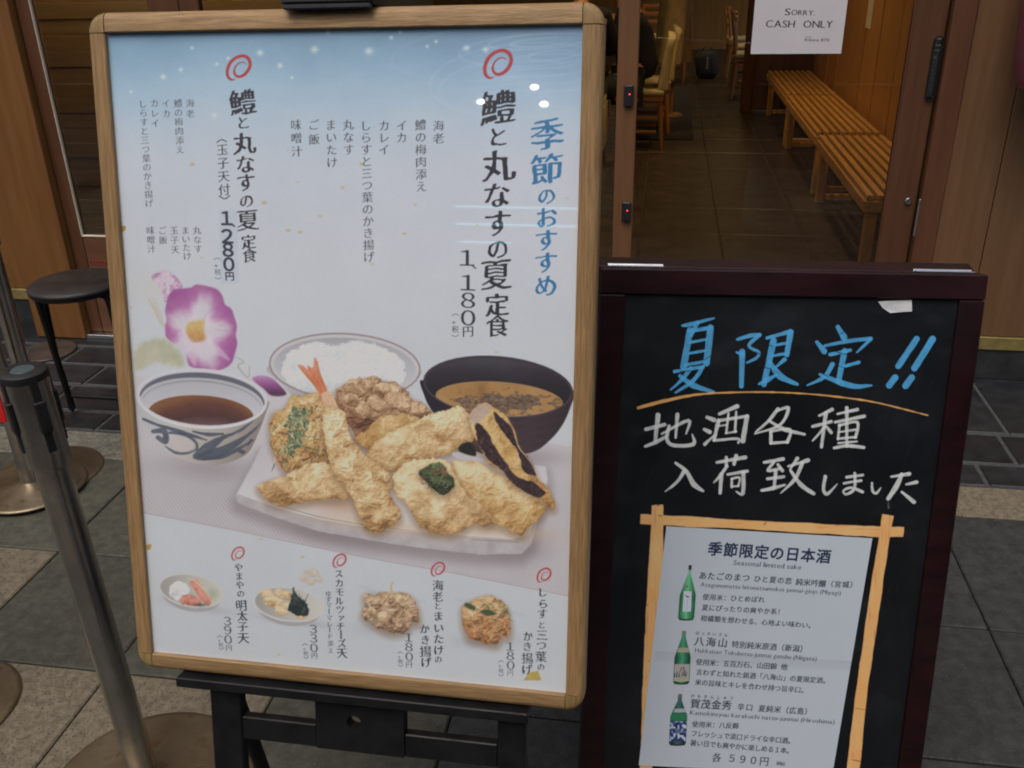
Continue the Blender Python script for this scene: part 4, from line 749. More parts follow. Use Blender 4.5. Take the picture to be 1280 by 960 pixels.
# ------------------------------------------------------------------ the printed sheet of sake
def plane_pt(P0, n, x, y): r = ray(x, y); return EYE + r * (((P0 - EYE) @ n) / (r @ n))
S_PL = Q_P0 + B_N * .0012
s_tl, s_tr, s_bl = [plane_pt(S_PL, B_N, *q) for q in ((833, 658), (1090.5, 673), (815, 957.5))]
S_U = (s_tr - s_tl); S_W = float(np.linalg.norm(S_U)); S_U /= S_W; S_V = s_bl - s_tl; S_V -= S_U * (S_V @ S_U); S_H = float(np.linalg.norm(S_V)); S_V /= S_H
def paint_sheet():
    c = Canvas(s_tl, S_U, S_V, S_W, S_H, 2300); X, Y = c.X, c.Y
    c.img[:] = ramp(fbm(X, Y, 90, 2), [(160, 169, 179), (168, 176, 185)])
    O = (800, 640, 3.0); q = lambda x, y: (800 + x / 3, 640 + y / 3)
    sl, x, y = c.win(*q(60, 510), *q(840, 600)); f = (y - 640) * 3 - 525 - ((x - 800) * 3 - 75) * .05
    c.blend(sl, (150, 156, 164), np.exp(-(f / 2.5) ** 2) * .7); c.blend(sl, (150, 158, 167), ss(f, 0, 3) * ss(-f, -46, -20) * .5)
    N = (28, 38, 66); T = (40, 48, 64)
    def row(text, a, b, s, col=(32, 40, 56), st='text'): column(c, text, q(*a), q(*b), s / 3, col, st, wd=s / 3)
    column(c, '季節限定の日本酒', q(282, 138), q(688, 166), 18.5, N, 'bold', wd=18.5)
    latin(c, 'Seasonal limited sake', q(350, 188), q(606, 206), 9, T, 'semi')
    row('あたごのまつ', (235, 238), (397, 246), 31); row('ひと夏の恋', (440, 250), (556, 258), 27); row('純米吟醸', (597, 262), (683, 268), 29); row('（宮城）', (712, 269), (800, 273), 27)
    latin(c, 'Atagonomatsu hitonatsumokoi junmai-ginjo (Miyagi)', q(226, 270), q(754, 303), 8, T, 'semi')
    row('使用米：ひとめぼれ', (247, 318), (455, 328), 25); row('夏にぴったりの爽やか系！', (244, 358), (527, 374), 25); row('柑橘類を想わせる、心地よい味わい。', (240, 398), (643, 425), 25)
    row('はっかいさん', (215, 453), (322, 461), 15); row('八海山', (222, 484), (310, 490), 38, (30, 36, 48), 'text'); row('特別純米原酒（新潟）', (357, 496), (613, 513), 28)
    latin(c, 'Hakkaisan Tokubetsu-junmai genshu (Niigata)', q(205, 517), q(663, 549), 8, T, 'semi')
    row('使用米：五百万石、山田錦', (222, 562), (500, 578), 26); row('他', (540, 580), (540, 580), 26); row('言わずと知れた銘酒「八海山」の夏限定酒。', (222, 600), (698, 632), 25); row('米の旨味とキレを合わせ持つ旨辛口。', (218, 638), (616, 668), 25)
    row('かもきんしゅう', (197, 689), (343, 697), 15); row('賀茂金秀', (207, 718), (325, 724), 38, (30, 36, 48), 'text'); row('辛口', (378, 730), (410, 732), 28); row('夏純米（広島）', (457, 736), (630, 748), 28)
    latin(c, 'Kamokinsyuu karakuchi natsu-junmai (Hiroshima)', q(187, 750), q(730, 786), 8, T, 'semi')
    row('使用米：八反錦', (207, 795), (358, 801), 25); row('フレッシュで淡口ドライな辛口酒。', (203, 830), (567, 858), 25); row('暑い日でも爽やかに楽しめる１本。', (200, 865), (562, 895), 25)
    row('各', (287, 920), (287, 920), 36, (44, 50, 62), 'brush'); row('５９０円', (345, 922), (465, 934), 37, (50, 58, 74)); row('（税抜）', (508, 941), (546, 945), 15)
    B = lambda p: Z(820, 700, 4, p)
    def bottle(cx, y0, y1, hw, nw, sh, ysh, g1, g2, lean):
        h = y1 - y0; L = lambda x, y: (cx + x - (y - y0) * lean, y)
        P = [L(-nw, y0), L(nw, y0), L(nw + 1, y0 + sh), L(hw, y0 + ysh), L(hw, y1 - 8), L(hw - 8, y1), L(-hw + 8, y1), L(-hw, y1 - 8), L(-hw, y0 + ysh), L(-nw - 1, y0 + sh)]
        PP = B(P); x0 = 820 + (cx - hw) / 4
        fillp(c, PP, lambda x, y, d: ramp(np.clip(((x - 820) * 4 - cx + ((y - 700) * 4 - y0) * lean) / hw / 2 + .5 + (fbm(x, y, 6, 3) - .5) * .2, 0, 1), g2 if False else g1), .5, sp=False)
        line(c, B([L(-hw + 8, y1 - 2), L(0, y1 + 1), L(hw - 8, y1 - 2)]), 2.0, (26, 34, 34), .9); return L
    G1 = [(28, 66, 46), (66, 138, 100), (100, 172, 134), (56, 124, 88), (30, 74, 54)]; G2 = [(20, 50, 38), (38, 106, 78), (70, 140, 110), (30, 92, 68), (16, 50, 38)]; G3 = [(16, 30, 36), (26, 56, 60), (60, 100, 100), (24, 54, 58), (14, 28, 34)]
    L = bottle(170, 28, 298, 40, 6, 40, 148, G1, 0, .075)
    fillp(c, B([L(-6, 26), L(8, 26), L(8, 50), L(-6, 50)]), (24, 24, 30), .5, sp=False); line(c, B([L(-2, 50), L(-2, 70)]), 1.6, (150, 150, 160), .8); glow(c, 858.7, 733, 1.5, 1.2, (150, 60, 56), .9)
    fillp(c, B([L(-22, 156), L(18, 156), L(22, 258), L(-20, 258)]), (176, 184, 200), .5, sp=False); line(c, B([L(-12, 176), L(0, 184), L(6, 182)]), [.7, 1.8, .7], (110, 40, 50), .9); line(c, B([L(0, 195), L(0, 250)]), 1.0, (140, 148, 172), .6)
    L = bottle(140, 356, 618, 40, 9, 30, 130, G2, 0, .055)
    fillp(c, B([L(-9, 354), L(11, 354), L(11, 372), L(-9, 372)]), (110, 108, 92), .5, sp=False); fillp(c, B([L(-24, 438), L(26, 438), L(30, 462), L(-28, 462)]), (146, 144, 126), .5, sp=False)
    fillp(c, B([L(-38, 520), L(38, 520), L(38, 604), L(-38, 604)]), (150, 148, 146), .5, sp=False); put(c, '八', 820 + 132 / 4, 700 + 546 / 4, 8, (30, 30, 34), 'brush'); put(c, '海', 820 + 140 / 4, 700 + 570 / 4, 7.5, (40, 40, 44), 'brush'); put(c, '山', 820 + 104 / 4, 700 + 572 / 4, 8, (40, 40, 44), 'brush'); line(c, B([L(-36, 602), L(0, 606), L(36, 602)]), 1.2, (190, 180, 110), .8)
    L = bottle(120, 672, 924, 42, 9, 30, 110, G3, 0, .055)
    fillp(c, B([L(-9, 670), L(11, 670), L(11, 686), L(-9, 686)]), (92, 92, 88), .5, sp=False); fillp(c, B([L(-20, 742), L(26, 742), L(34, 762), L(-30, 762)]), (150, 158, 162), .5, sp=False); fillp(c, B([L(-38, 766), L(40, 766), L(42, 802), L(-42, 802)]), (36, 110, 76), .6, sp=False)
    fillp(c, B([L(-41, 806), L(41, 806), L(41, 906), L(-41, 906)]), lambda x, y, d: ramp(vnoise(x, y, 2.6, 6), [(30, 36, 66), (46, 60, 104), (100, 118, 160), (176, 186, 204)], [.2, .45, .6, .8]), .5, sp=False)
    put(c, '賀', 820 + 112 / 4, 700 + 858 / 4, 7.5, (18, 20, 34), 'brush')
    return c
# cash-only sheet on the door glass
A_P0 = ony(945, 0, 3.395); A_P0 = np.array([0.283, 3.383, 1.383]); A_W, A_H = 0.301, 0.212
def paint_cash():
    c = Canvas(A_P0, np.array([1, 0, 0.]), np.array([0, 0, -1.]), A_W, A_H, 1700)
    c.img[:] = ramp(fbm(c.X, c.Y, 30, 2), [(206, 200, 206), (214, 208, 212)])
    k = (40, 34, 40)
    latin(c, 'S', (982.5, 15.5), (991, 15.5), 12.5, k, 'semi'); latin(c, 'ORRY.', (991, 16.2), (1022, 17), 9.6, k, 'semi')
    latin(c, 'CASH', (958.5, 30.5), (996.5, 31), 13, k, 'semi'); latin(c, 'ONLY', (1006, 31), (1044.5, 31.2), 13, k, 'semi')
    latin(c, 'Klinoa 870', (1008.5, 51), (1039.5, 51.4), 5.5, k, 'semi'); line(c, [(1009, 47.6), (1017, 47.8)], .6, (120, 100, 104), .8)
    return c

# ==== BUILD ====
def prow(v): return Vector([float(a) for a in v])
def mrot(Rm): return Matrix([[float(a) for a in r] for r in Rm])
def textured_quad(name, w, h, t, mat, parent, back=None):
    """sheet in local x (right), z (down = negative); print on the front (-y) face"""
    bm = bmesh.new(); uv = bm.loops.layers.uv.new('UVMap')
    V = [bm.verts.new(p) for p in ((0, 0, 0), (w, 0, 0), (w, 0, -h), (0, 0, -h), (0, t, 0), (w, t, 0), (w, t, -h), (0, t, -h))]
    f = bm.faces.new((V[0], V[3], V[2], V[1]))
    for l in f.loops:
        l[uv].uv = (l.vert.co.x / w, 1 + l.vert.co.z / h)
    for q in ((4, 5, 6, 7), (0, 1, 5, 4), (1, 2, 6, 5), (2, 3, 7, 6), (3, 0, 4, 7)): bm.faces.new([V[i] for i in q])
    me = bpy.data.meshes.new(name); bm.normal_update(); bm.to_mesh(me); bm.free(); me.materials.append(mat)
    if back:
        me.materials.append(back)
        for p in list(me.polygons)[1:]: p.material_index = 1
    o = bpy.data.objects.new(name, me); COL.objects.link(o)
    if parent: o.parent = parent
    return o

# ---- ground -------------------------------------------------------
def sheet(name, x0, x1, y0, y1, z, mat, kind='structure'):
    bm = bmesh.new(); v = [bm.verts.new(p) for p in ((x0, y0, z), (x1, y0, z), (x1, y1, z), (x0, y1, z))]; bm.faces.new(v)
    return tag(obj(name, bm, mat), kind=kind)
sheet('ground', -120, 120, -120, 120, -0.06, M['asphalt'])
pav = tag(obj('pavement', mbox(-4.4, 4.4, -4.2, 2.583, -0.05, -0.012), M['mortar']), kind='structure')
XS = [-1.218 + 0.411 * k for k in range(-7, 13)]
rows = [(2.413, 2.582, 'slab_strip')] + [(1.904, 2.4085, 'r'), (1.477, 1.8995, 'r'), (1.05, 1.472, 'r'), (0.62, 1.044, 'r'), (0.19, 0.614, 'r'), (-0.24, 0.184, 'r')]
slab_mesh = {}
def slab_me(w, h, key):
    k = (round(w, 3), round(h, 3), key)
    if k not in slab_mesh:
        bm = mbox(-w / 2, w / 2, -h / 2, h / 2, -0.04, 0, bev=0.0035); me = bpy.data.meshes.new('paving_slab'); bm.to_mesh(me); bm.free(); me.materials.append(M[key]); slab_mesh[k] = me
    return slab_mesh[k]
rs = random.Random(5)
light = {(2, 0): 1}
for ri, (y0, y1, kd) in enumerate(rows):
    for i in range(len(XS) - 1):
        x0, x1 = XS[i] + .0022, XS[i + 1] - .0022
        if kd == 'slab_strip': key = 'slab_strip' if XS[i] < 0 or i % 2 else 'slab_light'
        else:
            cx = (x0 + x1) / 2; key = 'slab_dark' if cx < -.2 else 'slab_falloff'
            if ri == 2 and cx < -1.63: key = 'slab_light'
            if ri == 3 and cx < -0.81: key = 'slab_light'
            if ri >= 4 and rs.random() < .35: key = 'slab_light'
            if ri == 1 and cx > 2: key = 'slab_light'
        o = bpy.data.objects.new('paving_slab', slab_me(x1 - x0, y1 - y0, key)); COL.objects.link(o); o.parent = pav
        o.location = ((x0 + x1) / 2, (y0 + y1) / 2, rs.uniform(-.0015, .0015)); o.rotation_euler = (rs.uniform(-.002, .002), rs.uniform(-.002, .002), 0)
apr = tag(obj('tiled_apron', mbox(-4.4, 4.4, 2.586, 3.42, -0.05, -0.003), M['grout']), kind='structure')
TW = 0.4254
for ri, (y0, y1, off) in enumerate([(2.592, 2.718, -1.943), (2.736, 2.928, 1.163), (2.948, 3.118, 1.190), (3.136, 3.300, 0.97), (3.316, 3.40, 1.22)]):
    k0 = int((off + 4.2) / TW); x = off - k0 * TW
    while x + TW < 4.35:
        if ri >= 2 and x > .55: x += TW; continue
        o = bpy.data.objects.new('floor_tile', slab_me(TW - .013, y1 - y0, 'tile')); COL.objects.link(o); o.parent = apr
        o.location = (x + TW / 2, (y0 + y1) / 2, 0.0015 + rs.uniform(-.0008, .0008)); o.rotation_euler = (rs.uniform(-.003, .003), rs.uniform(-.003, .003), 0); x += TW

for k in range(7):
    x = .775 + k * TW + .43 * 0; y0, y1 = 2.948, 3.39
    o = bpy.data.objects.new('floor_tile', slab_me(TW - .012, y1 - y0, 'tile')); COL.objects.link(o); o.parent = apr; o.location = (x + TW / 2, (y0 + y1) / 2, .0012)
# ---- restaurant front --------------------------------------------
YF = 3.40
fac = empty('restaurant_front', (0, YF, 0), label='wood panelled restaurant front with black stone foot and dull gold strip', cat='building wall')
def fpart(name, x0, x1, y0, y1, z0, z1, mat, bev=0.002, parent=None, smooth=False):
    p = parent or fac; off = p.matrix_world.translation if p is not fac else Vector((0, YF, 0))
    off = Vector(p.location)
    return obj(name, mbox(x0 - off.x, x1 - off.x, y0 - off.y, y1 - off.y, z0 - off.z, z1 - off.z, bev=bev), M[mat], p)
for x0, x1 in [(0.987, 1.154), (1.157, 1.45), (1.453, 1.75), (1.753, 2.05), (2.053, 2.35), (2.353, 2.65), (2.653, 3.0), (3.003, 3.6), (3.603, 4.4)]: fpart('wall_panel', x0, x1, YF, YF + .03, .174, 2.3, 'wall_wood')
for x0, x1 in [(-4.4, -3.9), (-3.897, -3.5), (-3.497, -3.1), (-3.097, -2.806), (-2.803, -2.705)]: fpart('wall_panel', x0, x1, YF, YF + .03, .222, 2.3, 'orange_wood')
fpart('pilaster', -2.702, -2.466, YF - .02, YF + .06, 0.004, 2.3, 'orange_wood', .003)
fpart('stone_foot', 0.99, 4.4, YF - .004, YF + .05, .0, .121, 'stone'); fpart('stone_foot', -4.4, -2.705, YF - .004, YF + .05, 0, .172, 'stone')
fpart('gold_strip', 0.99, 4.4, YF - .010, YF + .04, .1225, .1725, 'brass'); fpart('gold_strip', -4.4, -2.705, YF - .010, YF + .04, .1735, .2205, 'brass')
fpart('door_jamb', 0.913, 0.985, YF - .012, YF + .08, 0.004, 2.3, 'door_wood', .003)
fpart('lintel', -2.466, .985, YF - .012, YF + .10, 2.302, 2.5, 'door_wood_h', .003)
fpart('upper_wall', -6, 6, YF + .02, YF + .2, 2.504, 7.0, 'plaster', .0)
fpart('side_wall', 4.404, 6, YF + .02, YF + .2, 0, 2.5, 'plaster', 0); fpart('side_wall', -6, -4.404, YF + .02, YF + .2, 0, 2.5, 'plaster', 0)
fpart('threshold', -2.466, .912, YF - .014, YF + .09, 0.0035, .022, 'steel_bright', .001)
# left fixed door leaf
dl = empty('glazed_door', (-1.93, YF + .02, 0), label='brown framed glass door leaf behind the menu frame, left of the shop front', cat='door', group='glazed door leaves')
def dpart(d, name, x0, x1, z0, z1, mat, y0=0.0, y1=.035, bev=.0025): return obj(name, mbox(x0 - d.location.x, x1 - d.location.x, y0, y1, z0, z1, bev=bev), M[mat], d)
dpart(dl, 'stile', -2.463, -2.406, .024, 2.3, 'door_wood'); dpart(dl, 'stile', -1.925, -1.80, .024, 2.3, 'door_wood'); dpart(dl, 'bottom_rail', -2.405, -1.926, .024, .456, 'door_wood_h', .002)
dpart(dl, 'glass_pane', -2.405, -1.926, .457, 2.29, 'glass', .014, .018, 0); dpart(dl, 'glazing_bead', -2.405, -1.926, .4565, .4625, 'strip_paper', -.001, .013, .001)
dpart(dl, 'glazing_bead', -2.4055, -2.4015, .463, 2.29, 'strip_paper', -.001, .013, .001)
g = random.Random(3); bm = bmesh.new()
for r_, z in ((0, .335), (1, .29)):
    for k in range(6):
        x = -2.395 + k * .014 + .02 * r_; box(bm, x + 1.93, x + 1.93 + .0045, -.0006, .0016, z, z + .020 - .02 * (k % 2) * .3); box(bm, x + 1.93, x + 1.93 + .010, -.0007, .0015, z + .014, z + .016)
obj('red_lettering', bm, M['red_print'], dl)
dm = empty('glazed_door', (-1.0, YF + .02, 0), label='middle glass door leaf with two black sensors on its narrow stile', cat='door', group='glazed door leaves')
dpart(dm, 'stile', -.173, -.101, .024, 2.3, 'post_wood', -.008, .045); dpart(dm, 'stile', -1.797, -1.72, .024, 2.3, 'door_wood')
dpart(dm, 'bottom_rail', -1.719, -.174, .024, .12, 'door_wood_h', .002); dpart(dm, 'glass_pane', -1.719, -.174, .121, 2.29, 'glass', .014, .018, 0)
for (x, z) in ((-.130, 1.036), (-.124, .617)):
    s_ = dpart(dm, 'door_sensor', x - .017, x + .017, z - .037, z + .037, 'black_plastic', -.026, -.0085, .004)
    obj('status_light', mbox(x + 1.0 + .002, x + 1.0 + .0055, -.0275, -.0262, z + .004, z + .0075), M['red_led'], s_)
dr = empty('glazed_door', (0.4, YF + .06, 0), label='sliding entrance door with black pull handle and cash only sheet', cat='door', group='glazed door leaves')
dpart(dr, 'stile', .802, .905, .024, 2.3, 'door_wood', -.04, .0, .003); dpart(dr, 'glazing_bead', .797, .8018, .121, 2.29, 'door_wood', -.036, -.012, .001)
dpart(dr, 'bottom_rail', -.098, .801, .024, .12, 'door_wood_h', -.038, 0); dpart(dr, 'glass_pane', -.098, .7965, .121, 2.29, 'glass', -.026, -.022, 0)
h_ = dpart(dr, 'pull_handle', .872, .903, 1.022, 1.226, 'black_plastic', -.055, -.0405, .010)
bm = bmesh.new(); lx = .4
for k, z in enumerate((1.195, 1.180)): box(bm, .877 - lx, .894 - lx, -.0558, -.0548, z, z + .006 - .002 * k)
g = random.Random(8)
box(bm, .879 - lx, .887 - lx, -.0558, -.0548, 1.157, 1.163)
for k in range(8):
    z = 1.145 - k * .0125
    if k in (1, 5): box(bm, .880 - lx, .889 - lx, -.0558, -.0548, z, z + .0012)
    else: box(bm, .881 - lx, .8822 - lx, -.0558, -.0548, z - .003, z + .004); box(bm, .8822 - lx, .889 - lx, -.0558, -.0548, z - .0006, z + .0008)
obj('handle_marking', bm, M['jeans'], h_)
bm = bmesh.new(); lathe(bm, [(0, 0), (.010, 0), (.0125, -.003), (.0125, -.008)], 20)
for v in bm.verts: v.co = Vector((v.co.x, v.co.z * -1 * 0 + v.co.z, v.co.y))
for v in bm.verts: v.co = v.co + Vector((.876 - lx, -.0395 - .008 - v.co.y * 2, .672)) if False else Vector((v.co.x + .876 - lx, -.049 - v.co.y, v.co.z + .672))
obj('lock_cylinder', bm, M['steel'], dr)
fpart('strike_plate', .9065, .9125, YF - .008, YF + .0, .55, .685, 'steel_bright', .001)

# ---- cash-only sheet
cm = print_mat('cash_print', to_image(paint_cash(), 'cash_print', 1.0), .8)
cs = textured_quad('paper_notice', A_W, A_H, .0004, cm, None, M['tape']); cs.location = (float(A_P0[0]), YF + .0335, float(A_P0[2]))
tag(cs, 'white sheet reading sorry cash only, stuck on the entrance door glass', 'notice')
cs.location.y = YF + .0333

# ---- inside ------------------------------------------------------
fl = tag(obj('floor', mbox(-4.0, 2.2, YF + .10, 16.5, -.05, -.003), M['in_grout']), kind='structure')
ys = YF + .105; ri = 0
tile_cache = {}
while ys < 12.5:
    ww = .60
    for k in range(7):
        x = -1.48 + .457 * k
        if x < -1.5: continue
        me = slab_me(.450, ww - .007, 'in_floor'); o = bpy.data.objects.new('floor_tile', me); COL.objects.link(o); o.parent = fl
        o.location = (x + .228, ys + ww / 2, .0015)
    ys += ww; ri += 1
obj('floor_field', mbox(-4.0, -1.49, YF + .105, 16.4, -.003, .0015), M['in_floor'], fl); obj('floor_field', mbox(1.73, 2.2, YF + .105, 16.4, -.003, .0015), M['in_floor'], fl); obj('floor_field', mbox(-1.485, 1.72, 12.52, 16.4, -.003, .0015), M['in_floor'], fl)
mt = tag(obj('floor_mat', mbox(-.42, .26, 8.25, 11.6, .002, .010, bev=.002), M['mat_dark']), 'long dark runner mat on the restaurant floor between the chairs', 'mat')
ceil = tag(obj('ceiling', mbox(-4.0, 2.2, YF + .201, 16.5, 2.6, 2.7), M['plaster']), kind='structure')
tag(obj('back_wall', mbox(-4.0, 2.2, 16.5, 16.6, 0, 2.6), M['in_wood']), 'wooden wall at the far end of the dining room', 'wall')
tag(obj('side_wall', mbox(-4.1, -4.0, YF + .21, 16.5, 0, 2.6), M['plaster']), 'plain plaster wall on the left of the dining room', 'wall')
pw = empty('panelled_wall', (1.43, 7, 0), label='orange wooden board wall behind the slatted waiting benches', cat='wall')
yb = [YF + .10, 4.3, 4.86, 5.42, 5.97, 6.41, 6.98, 7.5, 8.0, 8.5, 9.0, 9.5, 9.99]
for a, b in zip(yb[:-1], yb[1:]): obj('wall_board', mbox(0, .03, a - 7 + .018, b - 7 - .018, .02, 2.58, bev=.003), M['in_wood'], pw)
obj('wall_core', mbox(.031, .12, yb[0] - 7, 3, .0, 2.58), M['chair_wood'], pw)
cw = empty('partition', (1.1, 9.85, 0), label='brown wooden partition across the far end of the benches', cat='partition')
obj('partition_post', mbox(-.345, -.235, -.03, .07, .0, 2.58, bev=.004), M['door_wood'], cw); obj('partition_board', mbox(-.234, .05, -.012, .03, .02, 2.58, bev=.002), M['door_wood'], cw); obj('partition_board', mbox(.053, .325, -.012, .03, .02, 2.58, bev=.002), M['door_wood'], cw)
# slatted inner screen behind the left leaf
scr = empty('slatted_screen', (-2.2, YF + .50, 0), label='screen of stacked brown planks seen through the left door glass', cat='screen')
z = .03; g = random.Random(6)
while z < 2.2:
    obj('plank', mbox(-.9, .62, g.uniform(0, .004), .03, z, z + .0640, bev=.001), M['slat_wood'], scr); z += .066
obj('screen_post', mbox(.625, .70, -.01, .04, 0, 2.2, bev=.003), M['door_wood'], scr)
obj('wall_hook', mbox(.16, .36, -.014, -.002, .985, 1.0, bev=.002), M['bench'], scr)

# benches
def bench(y0, y1):
    L = y1 - y0; e = empty('slatted_bench', (1.185, (y0 + y1) / 2, 0)); W2 = .215; H = .42
    for k in range(8):
        x = -W2 + .010 + k * .0515; obj('seat_slat', mbox(x, x + .031, -L / 2 + .005, L / 2 - .005, H - .028, H, bev=.003), M['bench'], e)
    for s in (-1, 1): obj('end_rail', mbox(-W2, W2, s * (L / 2) - .022 * (s > 0) , s * (L / 2) + .022 * (s < 0), H - .085, H - .0295, bev=.003), M['bench'], e)
    for s in (-1, 1): obj('side_rail', mbox(s * W2 - (.022 if s > 0 else 0), s * W2 + (.022 if s < 0 else 0), -L / 2 + .024, L / 2 - .024, H - .085, H - .0295, bev=.003), M['bench'], e)
    for sx in (-1, 1):
        for sy in (-1, 1):
            cx, cy = sx * (W2 - .050), sy * (L / 2 - .055); obj('leg', mbox(cx - .025, cx + .025, cy - .03, cy + .03, .002, H - .0865, bev=.003), M['bench'], e)
    for sy in (-1, 1): obj('foot_rail', mbox(-.138, .138, sy * (L / 2 - .055) - .018, sy * (L / 2 - .055) + .018, .02, .055, bev=.003), M['bench'], e)
    return e
for (a, b), lb in zip([(4.56, 6.18), (6.28, 7.96), (8.02, 9.68)], ['nearest slatted wooden bench inside the door along the board wall', 'middle slatted wooden bench, between the other two along the wall', 'farthest slatted wooden bench, beside the brown partition']):
    tag(bench(a, b), lb, 'bench', 'slatted benches along the wall')
ps = tag(obj('paper_strip', mbox(-.002, 0, -.10, .10, -.5, 0), M['strip_paper'], loc=(1.428, 7.42, 1.46)), 'pale paper strip hanging on the orange board wall', 'paper strip')

# chairs with cloth covers
def chair(cover=True):
    e = empty('dining_chair', (0, 0, 0)); H = .43
    for sx in (-1, 1):
        for sy in (-1, 1):
            top = H - .03; bm = bmesh.new(); tube(bm, [(sx * .17 + (.03 if sx > 0 else 0), sy * .17, .002), (sx * .17, sy * .17, top)], [.016, .021], 8); obj('leg', bm, M['chair_wood'], e, smooth=True)
    for sy in (-1, 1):
        for z in (.14, .25): obj('stretcher', mbox(-.15, .15, sy * .17 - .009, sy * .17 + .009, z - .012, z + .012, bev=.003), M['chair_wood'], e)
    for sx in (-1, 1): obj('stretcher', mbox(sx * .17 - .009, sx * .17 + .009, -.15, .15, .19, .214, bev=.003), M['chair_wood'], e)
    obj('seat_frame', mbox(-.20, .20, -.20, .20, H - .045, H - .005, bev=.006), M['chair_wood'], e)
    bm = mbox(-.20, .205, -.205, .205, H - .004, H + .045, bev=.02, seg=3); obj('seat_cushion', bm, M['cream_cloth'], e, smooth=True)
    for sy in (-1, 1):
        bm = bmesh.new(); tube(bm, [(.185, sy * .17, H), (.205, sy * .17, .62), (.245, sy * .17, .84)], [.018, .017, .015], 8); obj('back_post', bm, M['chair_wood'], e, smooth=True)
    if cover:
        bm = bmesh.new(); n = 22; m = 14; th = .036; grid = []
        for j in range(m + 1):
            t = j / m; z = .455 + (.895 - .455) * t; xc = .19 + .06 * t ** 1.4; rr = []
            for i in range(n):
                a = 2 * math.pi * i / n; ex = abs(math.cos(a)) ** .5 * math.copysign(1, math.cos(a)); ey = abs(math.sin(a)) ** .35 * math.copysign(1, math.sin(a))
                wv = 1 + .10 * math.sin(a * 5 + t * 7) * (1 - t); sw = 1.25 if j == m else 1
                shoulder = 1 - .10 * max(0, t - .85) / .15 * abs(ey) ** 3; rr.append(bm.verts.new((xc + ex * th * wv * (1 + .35 * (1 - t) ** 4), ey * .195 * shoulder, z + (0.022 * (1 - abs(ey) ** 4) if j == m else 0) - .03 * max(0, t - .9) * 10 * abs(ey) ** 6)))
            grid.append(rr)
        for j in range(m):
            for i in range(n): bm.faces.new((grid[j][i], grid[j][(i + 1) % n], grid[j + 1][(i + 1) % n], grid[j + 1][i]))
        bm.faces.new(grid[-1]); bm.faces.new(grid[0][::-1]); obj('back_cover', bm, M['cream_cloth'], e, smooth='all')
    else:
        for z in (.60, .70, .80): obj('back_slat', mbox(.20, .222, -.16, .16, z, z + .045, bev=.004), M['chair_wood'], e)
    return e
c0 = chair()
c0.location = (-.215, 8.02, 0); tag(c0, 'cream covered dining chair with the navy clad diner, beside the door stile', 'chair', 'chairs with cream cloth covers')
for (x, y, rz, lb) in [(-.17, 8.66, .05, 'cream covered dining chair just behind the navy clad diner'), (-.67, 7.48, -math.pi / 2, 'cream covered chair with long skirt, nearest the door glass'), (-1.7, 8.1, math.pi, 'cream covered chair across the table, facing the aisle')]:
    c = copy_tree(c0, (x, y, 0), lb); c.rotation_euler.z = rz
    if 'skirt' in lb: obj('seat_skirt', mbox(-.208, .212, -.212, .212, .09, .425, bev=.012, seg=2), M['cream_cloth'], c, smooth=True)
w0 = chair(False); w0.location = (.93, 10.9, 0); w0.rotation_euler.z = math.pi * .97; tag(w0, 'bare wooden slat back chair nearest behind the partition', 'chair', 'bare wooden chairs at the back')
for (x, y, rz, lb) in [(.98, 11.8, math.pi, 'bare wooden chair second behind the partition'), (.96, 12.9, math.pi * 1.02, 'bare wooden chair farthest on the right of the aisle'), (.04, 12.3, 1.5, 'bare wooden chair with its back to the aisle end'), (-.2, 13.4, 1.5, 'bare wooden chair at the very back on the left')]:
    c = copy_tree(w0, (x, y, 0), lb); c.rotation_euler.z = rz
def table(x, y, lb):
    e = empty('dining_table', (x, y, 0), label=lb, cat='table', group='wooden dining tables'); obj('tabletop', mbox(-.35, .35, -.55, .55, .69, .72, bev=.005), M['bench'], e)
    for sx in (-1, 1):
        for sy in (-1, 1): obj('leg', mbox(sx * .3 - .025, sx * .3 + .025, sy * .5 - .025, sy * .5 + .025, .002, .688, bev=.003), M['chair_wood'], e)
    return e
table(-1.0, 8.35, 'wooden dining table on the left, between the two cream chairs'); table(1.55, 11.4, 'wooden dining table on the right behind the partition'); table(-.75, 13.3, 'wooden dining table at the far left of the room')

